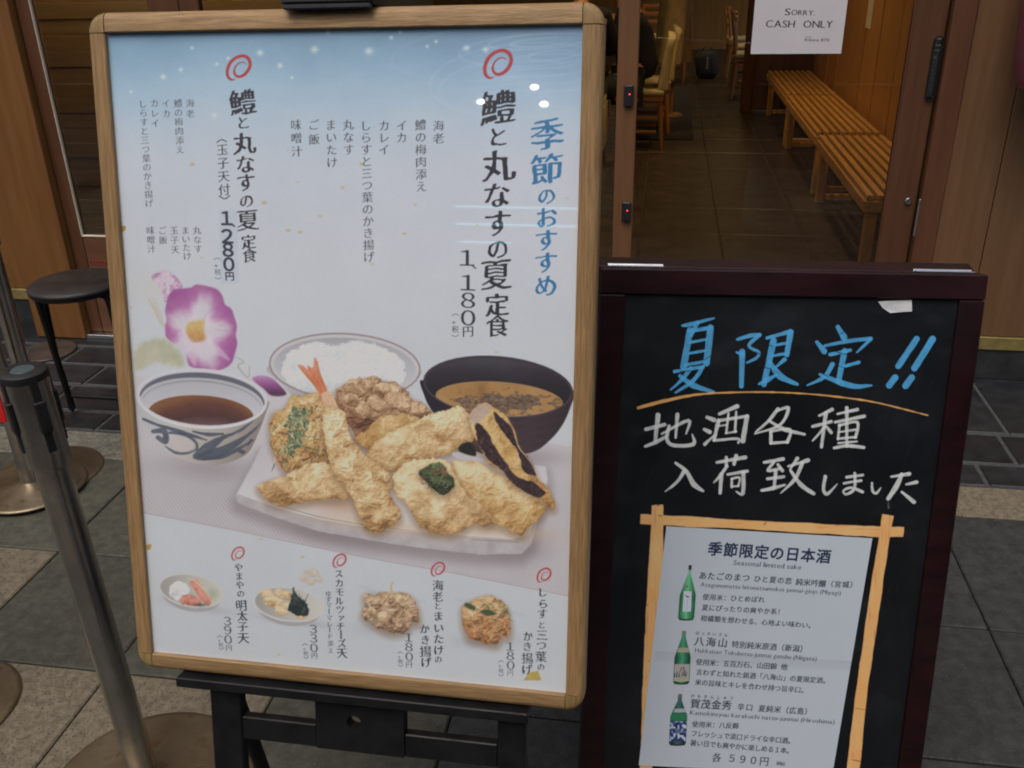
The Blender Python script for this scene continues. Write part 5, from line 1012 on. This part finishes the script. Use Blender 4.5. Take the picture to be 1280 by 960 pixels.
# people at the table (partly seen through the glass)
def skinned(name, verts, edges, radii, mat, parent, root=0, sub=2):
    me = bpy.data.meshes.new(name); me.from_pydata(verts, edges, []); o = bpy.data.objects.new(name, me); COL.objects.link(o)
    md = o.modifiers.new('skin', 'SKIN'); s2 = o.modifiers.new('sub', 'SUBSURF'); s2.levels = s2.render_levels = sub
    for i, r in enumerate(radii):
        sv = me.skin_vertices[0].data[i]; sv.radius = (r, r) if not isinstance(r, tuple) else r; sv.use_root = (i == root)
    dg = bpy.context.evaluated_depsgraph_get(); dg.update(); ev = o.evaluated_get(dg); m2 = bpy.data.meshes.new_from_object(ev); bpy.data.objects.remove(o)
    for p in m2.polygons: p.use_smooth = True
    m2.materials.clear(); m2.materials.append(mat); o2 = bpy.data.objects.new(name, m2); COL.objects.link(o2); o2.parent = parent; return o2
def person(loc, rz, top, trousers, label):
    """seated figure facing local -x, pelvis at the origin of the seat"""
    e = empty('person', loc, label=label, cat='person'); e.rotation_euler.z = rz; e.scale = (1.13, 1.13, 1.13)
    V = [(0, 0, .55), (-.01, 0, .70), (-.04, 0, .86), (-.08, 0, 1.0), (-.12, 0, 1.09), (-.15, 0, 1.17), (-.19, 0, 1.29),                         # 0-6 spine, neck, head
         (-.08, .17, 1.00), (-.14, .23, .80), (-.36, .17, .77), (-.42, .15, .775), (-.08, -.17, 1.0), (-.14, -.23, .80), (-.36, -.17, .77), (-.42, -.15, .775),
         (-.06, .10, .53), (-.44, .13, .52), (-.42, .13, .12), (-.40, .13, .06), (-.53, .13, .035), (-.06, -.10, .53), (-.44, -.13, .52), (-.42, -.13, .12), (-.40, -.13, .06), (-.53, -.13, .035)]
    Ed = [(0, 1), (1, 2), (2, 3), (3, 4), (4, 5), (5, 6), (3, 7), (7, 8), (8, 9), (9, 10), (3, 11), (11, 12), (12, 13), (13, 14), (0, 15), (15, 16), (16, 17), (17, 18), (18, 19), (0, 20), (20, 21), (21, 22), (22, 23), (23, 24)]
    Rr = [.13, .125, .13, .10, .055, .055, .10, .065, .045, .032, .022, .065, .045, .032, .022, .09, .065, .045, .04, .03, .09, .065, .045, .04, .03]
    skinned('body', V, Ed, Rr, M['skin'], e)
    hd = bmesh.new(); bmesh.ops.create_uvsphere(hd, u_segments=20, v_segments=14, radius=.105)
    for v in hd.verts: v.co = Vector((-.20 + v.co.x * (1.0 if v.co.x > 0 else .92), v.co.y * .78, 1.315 + v.co.z * 1.12 - (.02 if v.co.x < -.05 and v.co.z < -.04 else 0)))
    tube(hd, [(-.292, 0, 1.335), (-.312, 0, 1.30), (-.298, 0, 1.29)], [.008, .013, .010], 8)
    for s in (-1, 1): tube(hd, [(-.19, s * .078, 1.335), (-.185, s * .094, 1.32), (-.19, s * .08, 1.285)], [.012, .012, .008], 8)
    tube(hd, [(-.288, -.02, 1.262), (-.296, 0, 1.26), (-.288, .02, 1.262)], [.004, .007, .004], 6)
    obj('head', hd, M['skin'], e, smooth='all')
    ey = bmesh.new()
    for s in (-1, 1): bmesh.ops.create_icosphere(ey, subdivisions=2, radius=.010, matrix=Matrix.Translation((-.289, s * .032, 1.33)))
    obj('eyes', ey, M['hair'], e, smooth='all')
    hr = bmesh.new(); bmesh.ops.create_uvsphere(hr, u_segments=20, v_segments=14, radius=.117)
    bmesh.ops.delete(hr, geom=[v for v in hr.verts if (v.co.x < -.035 and v.co.z < .05) or v.co.z < -.075], context='VERTS')
    for v in hr.verts: v.co = Vector((-.193 + v.co.x, v.co.y * .80, 1.325 + v.co.z * 1.10))
    obj('hair', hr, M['hair'], e, smooth='all')
    Vt = [(0, 0, .54), (-.01, 0, .70), (-.04, 0, .87), (-.08, 0, 1.0), (-.12, 0, 1.075), (-.08, .17, 1.00), (-.135, .23, .82), (-.27, .195, .785), (-.08, -.17, 1.0), (-.135, -.23, .82), (-.27, -.195, .785)]
    skinned('shirt', Vt, [(0, 1), (1, 2), (2, 3), (3, 4), (3, 5), (5, 6), (6, 7), (3, 8), (8, 9), (9, 10)], [(.15, .165), (.145, .16), (.15, .165), (.12, .13), .066, .08, .062, .05, .08, .062, .05], top, e)
    Vp = [(0, 0, .53), (-.06, .10, .53), (-.44, .13, .52), (-.42, .13, .14), (-.06, -.10, .53), (-.44, -.13, .52), (-.42, -.13, .14)]
    skinned('trousers', Vp, [(0, 1), (1, 2), (2, 3), (0, 4), (4, 5), (5, 6)], [.14, .105, .08, .06, .105, .08, .06], trousers, e)
    for s in (-1, 1):
        bm = bmesh.new(); tube(bm, [(-.37, s * .13, .045), (-.45, s * .13, .045), (-.56, s * .13, .035), (-.60, s * .13, .03)], [.035, .045, .042, .025], 12)
        for v in bm.verts: v.co.z = max(v.co.z, .004)
        obj('shoe', bm, M['hair'], e, smooth=True)
        # hand: palm and five fingers
        b = (-.42, s * .15, .775); HV = [b, (-.46, s * .145, .77), (-.49, s * .14, .768)]; HE = [(0, 1), (1, 2)]; HR = [(.022, .017), (.030, .014), (.032, .012)]
        for k, (dy, ln) in enumerate([(-.027, .062), (-.009, .074), (.009, .070), (.026, .054)]):
            i = len(HV); HV += [(-.505, s * .14 + dy, .766), (-.505 - ln * .55, s * .14 + dy * 1.15, .762), (-.505 - ln * .9, s * .14 + dy * 1.2, .745)]; HE += [(2, i), (i, i + 1), (i + 1, i + 2)]; HR += [.009, .008, .007]
        i = len(HV); HV += [(-.455, s * .14 - s * .032, .765), (-.485, s * .14 - s * .05, .758)]; HE += [(1, i), (i, i + 1)]; HR += [.010, .008]
        skinned('hand', HV, HE, HR, M['skin'], e, sub=1)
    return e
person((-.235, 8.02, -.10), 0, M['navy_cloth'], M['jeans'], 'seated diner in a dark navy top, seen from behind the door stile')
person((-.69, 7.50, -.10), -math.pi / 2, M['navy_cloth'], M['jeans'], 'seated diner in dark top with bare forearm, beside the wooden menu frame')
# a beige coat over the farther chair
bm = bmesh.new(); G_ = []
for j in range(15):
    t = j / 14; row = []
    for i in range(25):
        a = 2 * math.pi * i / 24; r1 = .25 + .05 * t; f = 1 + .13 * math.sin(a * 6 + t * 3) * (.3 + t)
        row.append(bm.verts.new((.02 + math.cos(a) * r1 * .55 * f, math.sin(a) * r1 * f, 1.25 - .72 * t - .05 * (1 - t) * abs(math.sin(a)))))
    G_.append(row)
for j in range(14):
    for i in range(24): bm.faces.new((G_[j][i], G_[j][i + 1], G_[j + 1][i + 1], G_[j + 1][i]))
bm.faces.new(G_[0][:-1])
bmesh.ops.remove_doubles(bm, verts=bm.verts, dist=.0005)
co = obj('hanging_coat', bm, M['khaki'], smooth='all', loc=(.035, 9.55, 0)); tag(co, 'beige coat draped over a stand behind the diners', 'coat')
st = empty('coat_stand', (.045, 9.55, 0), label='slim wooden coat stand under the beige coat', cat='coat stand')
bm = bmesh.new(); tube(bm, [(0.02, 0, .02), (0.02, 0, 1.30)], .015, 10); obj('post', bm, M['chair_wood'], st, smooth=True); bm = bmesh.new(); lathe(bm, [(0, .03), (.12, .025), (.13, .004), (0, .004)], 24); obj('base', bm, M['chair_wood'], st, smooth=True)
# dark bag at the end of the aisle
bm = mbox(-.15, .15, -.12, .12, 0, .33, bev=.09, seg=5)
for v in bm.verts: v.co.x *= 1 - .25 * v.co.z; v.co.y *= 1 - .5 * v.co.z; v.co.x += .015 * math.sin(v.co.z * 20)
bg_ = empty('shoulder_bag', (.50, 12.6, .004), label='dark cloth bag standing at the end of the aisle beside the chairs', cat='bag'); obj('bag_body', bm, M['charcoal'], bg_, smooth=True)
bm = bmesh.new(); tube(bm, [(-.07, 0, .31), (-.05, 0, .36), (0, 0, .38), (.05, 0, .36), (.07, 0, .31)], .010, 8); obj('strap', bm, M['charcoal'], bg_, smooth=True); obj('buckle', mbox(-.012, .012, -.120, -.108, .12, .26, bev=.004), M['steel_bright'], bg_)
# warm ceiling lamps inside, one of them added
def ceiling_or_added_lamp(x, y, lb, pw_):
    e = empty('ceiling_or_added_lamp', (x, y, 2.6), label=lb, cat='lamp', group='warm ceiling lamps'); bm = bmesh.new(); lathe(bm, [(.09, 0), (.095, -.02), (.075, -.022), (.07, -.004), (0, -.004)], 24); obj('rim', bm, M['steel'], e, smooth=True)
    bm = bmesh.new(); lathe(bm, [(0, -.008), (.068, -.008)], 24); obj('lamp_disc', bm, M['warm_lamp'], e)
    l = bpy.data.lights.new('lamp_light', 'SPOT'); l.energy = pw_; l.color = (1, .66, .33); l.spot_size = math.radians(150); l.spot_blend = .8; l.shadow_soft_size = .07; lo = bpy.data.objects.new('lamp_light', l); COL.objects.link(lo); lo.parent = e; lo.location = (0, 0, -.03)
for x, y, w, lb in [(-2.0, 3.70, 45, 'unseen warm lamp added between the door glass and the plank screen to brighten the planks'), (.75, 5.0, 34, 'round warm ceiling lamp over the nearest bench'), (.75, 7.4, 42, 'round warm ceiling lamp over the middle bench'), (-.6, 7.6, 46, 'round warm ceiling lamp over the left table'), (.8, 11.6, 44, 'round warm ceiling lamp over the back chairs'), (-.6, 13.0, 40, 'round warm ceiling lamp at the far left'), (-2.3, 5.0, 20, 'round warm ceiling lamp near the plank screen')]: ceiling_or_added_lamp(x, y, lb, w)  # the lamp in front of the plank screen is added to brighten its planks

# red lantern at the right edge
ln = empty('paper_lantern', (1.225, 3.24, 1.075), label='red paper lantern hanging before the wall at the right edge', cat='lantern')
bm = bmesh.new(); pr = []
for k in range(41):
    t = k / 40; r = .155 * (math.sin(math.pi * (.06 + .88 * t)) ** .14) * (1 + .012 * math.cos(k * math.pi)); pr.append((r, .012 + t * .62))
lathe(bm, pr, 40); obj('lantern_body', bm, M['red_paper'], ln, smooth='all')
for z0 in (0, .632): bm = bmesh.new(); lathe(bm, [(0, z0), (.085, z0), (.088, z0 + .02), (0, z0 + .021)], 32); obj('lantern_ring', bm, M['black_plastic'], ln, smooth=True)
bm = bmesh.new(); tube(bm, [(0, 0, .65), (0, 0, 1.25), (0, .16, 1.25)], .004, 8); obj('lantern_hook', bm, M['black_metal'], ln, smooth=True)

# ---- the framed menu poster --------------------------------------
fr = empty('menu_frame', tuple(float(a) for a in (F_TL + F_U * FRW / 2 + F_V * F_H)), mrot(F_R), label='light wood framed tempura menu poster with rounded corners on a black stand', cat='menu board')
HW = FRW / 2; FH = F_H          # local: x right, y into the board, z up from the bottom edge
def rail_profile():             # (across from the inner edge outwards, depth)
    return [(0, .0095), (0, .0012), (.0012, 0), (.0150, -.0004), (.0195, .0012), (.0228, .0045), (.0243, .009), (.0245, .014), (.0245, .026), (0, .026)]
PR = rail_profile()
def extr(along0, along1, place):
    bm = bmesh.new(); A = [bm.verts.new(place(along0, u, d)) for u, d in PR]; B = [bm.verts.new(place(along1, u, d)) for u, d in PR]; n = len(PR)
    for i in range(n): bm.faces.new((A[i], A[(i + 1) % n], B[(i + 1) % n], B[i]))
    bm.faces.new(A); bm.faces.new(B[::-1]); return bm
j = .0010
obj('frame_rail', extr(-HW + RW + j, HW - RW - j, lambda s, u, d: (s, d, FH - RW + u)), M['frame_h'], fr, smooth=True)
obj('frame_rail', extr(-HW + RW + j, HW - RW - j, lambda s, u, d: (s, d, RW - u)), M['frame_h'], fr, smooth=True)
obj('frame_rail', extr(RW + j, FH - RW - j, lambda s, u, d: (-HW + RW - u, d, s)), M['frame_v'], fr, smooth=True)
obj('frame_rail', extr(RW + j, FH - RW - j, lambda s, u, d: (HW - RW + u, d, s)), M['frame_v'], fr, smooth=True)
for sx, sz in ((-1, 1), (1, 1), (1, -1), (-1, -1)):
    bm = bmesh.new(); cx, cz = sx * (HW - RW), FH - RW if sz > 0 else RW; R_ = []
    for k in range(10):
        a = math.pi / 2 * k / 9; R_.append([bm.verts.new((cx + sx * math.cos(a) * u, d - .0003, cz + sz * math.sin(a) * u)) for u, d in PR[2:9]])
    c1 = bm.verts.new((cx, -.0003, cz)); c2 = bm.verts.new((cx, .0257, cz))
    for k in range(9):
        for i in range(len(R_[0]) - 1): bm.faces.new((R_[k][i], R_[k][i + 1], R_[k + 1][i + 1], R_[k + 1][i]))
        bm.faces.new((c1, R_[k][0], R_[k + 1][0])); bm.faces.new((c2, R_[k + 1][-1], R_[k][-1]))
    bm.faces.new([c1] + R_[0] + [c2]) ; bm.faces.new([c2] + R_[-1][::-1] + [c1])
    obj('frame_corner', bm, M['frame_c'], fr, smooth=True)
pm = print_mat('poster_print', to_image(paint_poster(), 'poster_print', KP), .55, coat=.9, coatr=.012)
po = textured_quad('poster', P_W, P_HH, .003, pm, fr, M['black_plastic']); po.location = (-HW + RW - .004, REC, FH - RW + .004)
obj('back_panel', mbox(-HW + RW - .004, HW - RW + .004, .0125, .0225, RW - .004, FH - RW + .004), M['black_plastic'], fr)

# ---- its black stand ---------------------------------------------
sd_ = empty('display_stand', (float(fr.location.x), float(fr.location.y), 0), label='black folding stand that carries the wooden menu frame', cat='stand')
FM = Matrix.Translation(fr.matrix_world.translation) @ mrot(F_R).to_4x4(); IM = Matrix.Translation(-sd_.location)
def spart(name, bm, mat='black_metal', smooth=False):
    bm.transform(IM @ FM); return obj(name, bm, M[mat], sd_, smooth=smooth)
zb = -fr.location.z / 0.9724       # local z where the frame plane meets the ground
def fl_(x, y):                     # photo point -> local x, z in the frame plane (at the stand's front depth)
    r = ray(x, y); P0 = F_TL - F_N * .006; t = ((P0 - EYE) @ F_N) / (r @ F_N); d = EYE + r * t - F_TL; return float(d @ F_U) - HW, FH - float(d @ F_V)
tl = fl_(228, 850); tr = fl_(662, 893)
spart('tray', mbox(tl[0], tr[0], -.012, .034, -.016, -.0015, bev=.0015))
x0 = fl_(265, 900)[0]; x1 = fl_(302, 900)[0]; x2 = fl_(622, 930)[0]; x3 = fl_(657, 930)[0]
for a, b in ((x0, x1), (x2, x3)): spart('front_leg', mbox(a, b, .004, .024, zb + .004, -.0165, bev=.002))
zr0 = fl_(440, 939)[1]; zr1 = fl_(440, 911)[1]
for (u, v) in (((x1), (fl_(395, 900)[0])), ((fl_(505, 900)[0]), (x2))): spart('cross_rail', mbox(u + .0005, v - .0005, .006, .022, zr0, zr1, bev=.0015))
# centre plate with a round hole
cxp, czp = fl_(443, 903); a, b = fl_(395, 900)[0], fl_(505, 900)[0]; bm = bmesh.new(); n = 32; ra = .0105; ring0 = []; ring1 = []
def sqp(an):
    dx, dz = math.cos(an), math.sin(an); tx = ((b if dx > 0 else a) - cxp) / dx if abs(dx) > 1e-6 else 1e9; zt = -.017; tz = ((zt if dz > 0 else zr0) - czp) / dz if abs(dz) > 1e-6 else 1e9
    t = min(tx, tz); return cxp + dx * t, czp + dz * t
angs = sorted([2 * math.pi * k / n for k in range(n)] + [math.atan2(z - czp, x - cxp) % (2 * math.pi) for x in (a, b) for z in (-.017, zr0)])
for y in (.0045, .0235):
    ring0.append([bm.verts.new((cxp + ra * math.cos(t), y, czp + ra * math.sin(t))) for t in angs]); ring1.append([bm.verts.new((sqp(t)[0], y, sqp(t)[1])) for t in angs])
N_ = len(angs)
for k in range(N_):
    q = (k + 1) % N_; bm.faces.new((ring0[0][k], ring0[0][q], ring1[0][q], ring1[0][k])); bm.faces.new((ring0[1][q], ring0[1][k], ring1[1][k], ring1[1][q])); bm.faces.new((ring0[0][q], ring0[0][k], ring0[1][k], ring0[1][q])); bm.faces.new((ring1[0][k], ring1[0][q], ring1[1][q], ring1[1][k]))
spart('centre_plate', bm)
bm = bmesh.new(); lathe(bm, [(0, .0), (.004, 0), (.0055, -.002), (.0055, -.008), (0, -.008)], 16); bm.transform(Matrix.Translation((tr[0] - .001, .004, -.009)) @ Matrix.Rotation(math.pi / 2, 4, 'Y')); spart('tray_bolt', bm, 'steel', True)
for px_, nm in ((x0 + .018, 'back_leg'), (x3 - .018, 'back_leg')):
    bm = bmesh.new(); s0 = FM @ Vector((px_, .034, -.03)); gpt = Vector((s0.x, s0.y + .10, .012)); tube(bm, [s0 - sd_.location, gpt - sd_.location], .012, 10); obj('back_leg', bm, M['black_metal'], sd_, smooth=True)
for xx in (-.02,): spart('back_post', mbox(xx - .02, xx + .02, .027, .045, .012, FH + .004, bev=.002))
c0_ = fl_(357, 8)[0]; c1_ = fl_(473, 6)[0]
bm = mbox(c0_, c1_, -.010, .046, FH + .001, FH + .022, bev=.003); spart('top_clamp', bm, 'black_plastic'); spart('clamp_lip', mbox(c0_ + .004, c1_ - .004, -.0125, -.0035, FH - .0045, FH + .0005, bev=.001), 'black_plastic')

# ---- the blackboard A-frame --------------------------------------
bb = empty('blackboard_sign', tuple(float(a) for a in (B_TL + B_U * BBW / 2 + B_V * BH)), mrot(B_R), label='dark red framed blackboard with blue and white Japanese lettering beside the menu', cat='blackboard')
W2 = BBW / 2; D = .030
def bpart(name, *a, mat='maroon', bev=.002, smooth=False): return obj(name, mbox(*a, bev=bev), M[mat], bb, smooth=smooth)
bpart('frame_rail', -W2, W2, 0, D, BH - BRW + .001, BH); bpart('frame_rail', -W2 + BRW, W2 - BRW, .0015, D, .03, .03 + BRW)
bpart('frame_stile', -W2, -W2 + BRW, .0004, D, .0, BH - BRW); bpart('frame_stile', W2 - BRW, W2, .0004, D, .0, BH - BRW)
bmat = print_mat('board_face', to_image(paint_board(), 'board_face', .72), .42, rvar=.12, spec=.35)
bo = textured_quad('board', Q_W, Q_H, .006, bmat, bb, M['black_plastic']); bo.location = (-W2 + BRW - .003, .007, BH - BRW + .003)
# second leaf, leaning the other way, hinged at the top
bl = (bb.matrix_world.to_3x3() @ Vector((0, 1, 0)));
def leaf(name, x0_, x1_, z0_, z1_, d0=0, d1=D):
    bm = mbox(x0_, x1_, d0, d1, z0_ - BH, z1_ - BH, bev=.002); bm.transform(Matrix.Translation((0, D + .006, BH)) @ Matrix.Rotation(math.radians(25), 4, 'X')); return obj(name, bm, M['maroon'], bb)
leaf('back_leaf_rail', -W2, W2, BH - BRW + .001, BH); leaf('back_leaf_stile', -W2, -W2 + BRW, .02, BH - BRW); leaf('back_leaf_stile', W2 - BRW, W2, .02, BH - BRW); leaf('back_leaf_panel', -W2 + BRW + .001, W2 - BRW - .001, .10, BH - BRW, .008, .014)
leaf('back_leaf_rail', -W2 + BRW, W2 - BRW, .05, .09)
for xa, xb in ((-W2 + .014, -W2 + .100), (W2 - .105, W2 - .012)):
    h = bpart('hinge', xa, xb, .018, D + .002, BH + .0006, BH + .0028, mat='steel_bright', bev=.0006)
    bm = bmesh.new(); tube(bm, [(xa, D + .003, BH + .002), (xb, D + .003, BH + .002)], .0032, 10); obj('hinge_pin', bm, M['steel_bright'], h, smooth=True)
# the sheet of sake, its frame painted on the board
sm_ = print_mat('sheet_print', to_image(paint_sheet(), 'sheet_print', KP), .5, coat=.25, coatr=.2)
sh = textured_quad('paper_notice', S_W, S_H, .0005, sm_, None, M['tape']); NS = np.cross(S_U, S_V)
Rs = np.stack([S_U, NS, -S_V], 1); sh.matrix_world = Matrix([[*map(float, Rs[i]), float(s_tl[i])] for i in range(3)] + [[0, 0, 0, 1]])
tag(sh, 'white printed sheet listing three sake bottles, fixed on the blackboard', 'notice')
def bloc(x, y, off=.0):
    P = plane_pt(Q_P0, B_N, x, y); d = P - B_TL; return float(d @ B_U) - W2, BH - float(d @ B_V)
tp = [bloc(*q) for q in ((1097, 377), (1110, 376), (1139, 375), (1139, 389), (1124, 390), (1112, 391), (1103, 385))]
bm = bmesh.new(); f0 = [bm.verts.new((x, .0052 - .001 * (i % 2), z)) for i, (x, z) in enumerate(tp)]; f1 = [bm.verts.new((x, .0068, z)) for x, z in tp]; n = len(tp)
bm.faces.new(f0); bm.faces.new(f1[::-1])
for i in range(n): bm.faces.new((f0[i], f0[(i + 1) % n], f1[(i + 1) % n], f1[i]))
tpo = obj('tape_scrap', bm, M['tape']); tpo.matrix_world = bb.matrix_world.copy(); tpo.matrix_world = Matrix.Translation(bb.location) @ mrot(B_R).to_4x4()
tag(tpo, 'torn scrap of white tape in the top right corner of the blackboard', 'tape')

# ---- queue posts --------------------------------------------------
def queue_post(base, lean, rbase, lb, head_z=.93, belt=True, rp=.027):
    e = empty('queue_post', base, label=lb, cat='queue post', group='steel queue posts'); lx_, ly_ = lean; ax = lambda z: (lx_ * z, ly_ * z, z)
    bm = bmesh.new(); lathe(bm, [(0, .026), (rp + .006, .025), (rp + .02, .020), (rbase * .55, .0135), (rbase * .93, .0095), (rbase * .985, .0075), (rbase, .004), (rbase, .0012), (rbase * .98, .0004), (0, .0004)], 72); obj('base', bm, M['bronze'], e, smooth='all')
    for p in e.children[0].data.polygons: p.use_smooth = True
    def al(bm): bm.transform(Matrix(((1, 0, lx_, 0), (0, 1, ly_, 0), (0, 0, 1, 0), (0, 0, 0, 1)))); return bm
    bm = bmesh.new(); lathe(bm, [(rp, .024), (rp, head_z - .16)], 40); obj('pole', al(bm), M['steel'], e, smooth='all')
    hd = bmesh.new(); lathe(hd, [(rp + .001, head_z - .172), (rp + .0065, head_z - .166), (rp + .0065, head_z - .008), (0, head_z - .008)], 40); H = obj('head', al(hd), M['steel'], e, smooth=True)
    bm = bmesh.new(); lathe(bm, [(rp + .0075, head_z - .014), (rp + .009, head_z - .008), (rp + .0085, head_z - .002), (rp + .004, head_z + .001), (.019, head_z + .001), (.019, head_z - .001), (0, head_z - .001)], 40); obj('cap', al(bm), M['black_plastic'], H, smooth=True)
    bm = bmesh.new(); lathe(bm, [(0, head_z + .0015), (.017, head_z + .0012), (.0185, head_z - .0005)], 32); obj('cap_disc', al(bm), M['teal_disc'], H, smooth=True)
    for k in range(4):
        a = math.radians(k * 90 - 35); bm = bmesh.new(); r0 = rp + .004
        box(bm, r0, r0 + .0048, -.0065, .0065, head_z - .135, head_z - .005, bev=.0015); box(bm, r0, r0 + .0075, -.009, .009, head_z - .100, head_z - .045, bev=.002)
        bm.transform(Matrix.Rotation(a, 4, 'Z')); obj('belt_slot', al(bm), M['black_plastic'], H)
    return e
b0 = onz(186, 988); hp = np.array(onz(186, 988)); 
vz = .93; ht = None
# lean so that the post's head is where it is seen
tgt = ray(28, 462); k_ = (vz - 1.5) / tgt[2]; hd_ = EYE + tgt * k_
lean = ((hd_[0] - b0[0]) / vz, (hd_[1] - b0[1]) / vz)
q0 = queue_post(tuple(map(float, b0)), lean, .205, 'nearest steel queue post with black cap, leaning in front of the menu frame')
print('lean', lean, b0)
rb = obj('queue_belt', mbox(-1.2, -.040, -.0015, .0015, -.024, .024), M['red_belt']); rb.location = (float(hd_[0]), float(hd_[1]) - .01, vz - .062); rb.rotation_euler.z = math.radians(8)
tag(rb, 'red retractable belt running left from the nearest queue post', 'belt')
for (x, y), lb, dz in (((70, 590), 'steel queue post with round base nearest the tiled apron', .0), ((48, 612), 'steel queue post just in front of the one by the tiles', .012), ((-74, 888), 'queue post whose round base shows at the lower left edge', 0)):
    p = onz(x - 7 * (x > 0), y); c = copy_tree(q0, (float(p[0]), float(p[1]), dz), lb)
    for ch in c.children: pass
# give the rear posts an upright pole and a smaller base
def upright(e, s):
    for ch in e.children_recursive:
        ch.data = ch.data.copy(); m = Matrix(((1, 0, -lean[0], 0), (0, 1, -lean[1], 0), (0, 0, 1, 0), (0, 0, 0, 1)))
        if ch.name.startswith('base'): ch.data.transform(Matrix.Diagonal((s, s, 1, 1)))
        else: ch.data.transform(m)
for o in [o for o in bpy.data.objects if o.name.startswith('queue_post') and o is not q0]: upright(o, .80)
# ---- stool ---------------------------------------------------------
scn = onz(93, 350, .52); se = empty('round_stool', (float(scn[0]), float(scn[1]), 0), label='black round topped folding stool with tubular legs at the shop front', cat='stool')
bm = bmesh.new(); lathe(bm, [(0, .522), (.10, .5215), (.138, .518), (.150, .511), (.153, .504), (.148, .498), (0, .498)], 48); obj('seat', bm, M['vinyl'], se, smooth='all')
bm = bmesh.new(); lathe(bm, [(.144, .4975), (.150, .494), (.146, .486), (0, .486)], 48); obj('seat_rim', bm, M['black_metal'], se, smooth=True)
for sx in (-1, 1):
    for dy, bx in ((-.035, .03), (.0, .0)):
        bm = bmesh.new(); P = [(sx * .095, dy, .485), (sx * .128, dy, .478), (sx * .134, dy + bx * .1, .45), (sx * .132, dy + bx * 1.3, .02), (sx * .132, dy + bx * 1.3, .004)]; tube(bm, P, .0115, 12); obj('leg', bm, M['black_metal'], se, smooth=True)
for dy in (.004,): bm = bmesh.new(); tube(bm, [(-.132, dy, .07), (.132, dy, .07)], .008, 10); obj('crossbar', bm, M['black_metal'], se, smooth=True)
pc = onz(60, 440); bm = bmesh.new(); lathe(bm, [(0, .012), (.10, .0115), (.112, .009), (.115, .005), (.114, .003), (0, .003)], 48); pl_ = obj('base_plate', bm, M['brown_plate'], smooth=True, loc=(float(pc[0]), float(pc[1]), 0)); tag(pl_, 'flat round brown base plate lying on the tiles behind the stool', 'base plate')

# ---- other side of the street --------------------------------------
op = empty('opposite_building', (0, -5.2, 0), label='grey building across the lane, behind the viewer', cat='building')
obj('wall', mbox(-14, 14, -.4, 0, 0, 5.2), M['opp_wall'], op)
for x in (-9, -4.5, 0, 4.5, 9): obj('shop_window', mbox(x - 1.6, x + 1.6, 0, .03, .5, 2.3, bev=.004), M['opp_glass'], op)
def refl(x, y, Yp=-5.1):
    r = ray(x, y); P0 = F_TL - F_N * REC; t = ((P0 - EYE) @ F_N) / (r @ F_N); P = EYE + r * t; d = r - 2 * (r @ F_N) * F_N; s = (Yp - P[1]) / d[1]; return P + d * s
for lk, (x, y) in enumerate(((668, 109), (601, 127), (680, 130))):
    p = refl(x, y); e = empty('street_lamp_bulb', tuple(map(float, p)), label='small white lamp on the building across the lane, ' + ['upper right', 'left', 'lower right'][lk] + ' of the three', cat='lamp', group='white lamps across the lane')
    bm = bmesh.new(); bmesh.ops.create_icosphere(bm, subdivisions=3, radius=.026, matrix=Matrix.Diagonal((1.3, .8, .8, 1))); obj('bulb', bm, M['white_lamp'], e, smooth='all'); obj('bracket', mbox(-.012, .012, -.12, -.05, -.012, .012), M['black_metal'], e)
for k, (q1, q2) in enumerate((((570, 258), (725, 262)), ((570, 281), (725, 283)), ((575, 303), (640, 304)))):
    p, q = refl(*q1), refl(*q2); bm = bmesh.new(); mid = (p + q) / 2; L = abs(q[0] - p[0]) / 2; tube(bm, [(-L, 0, 0), (L, 0, 0)], .010, 10)
    e = empty('neon_sign_tube', (float(mid[0]), -5.08, float(mid[2])), label=['top', 'middle', 'lowest and shortest'][k] + ' of the thin cyan light tubes across the lane', cat='light tube', group='cyan light tubes across the lane'); obj('tube', bm, M['cyan_tube'], e, smooth='all')
    for s in (-1, 1): obj('holder', mbox(s * L - .02, s * L + .02, -.12, -.012, -.02, .02), M['black_metal'], e)
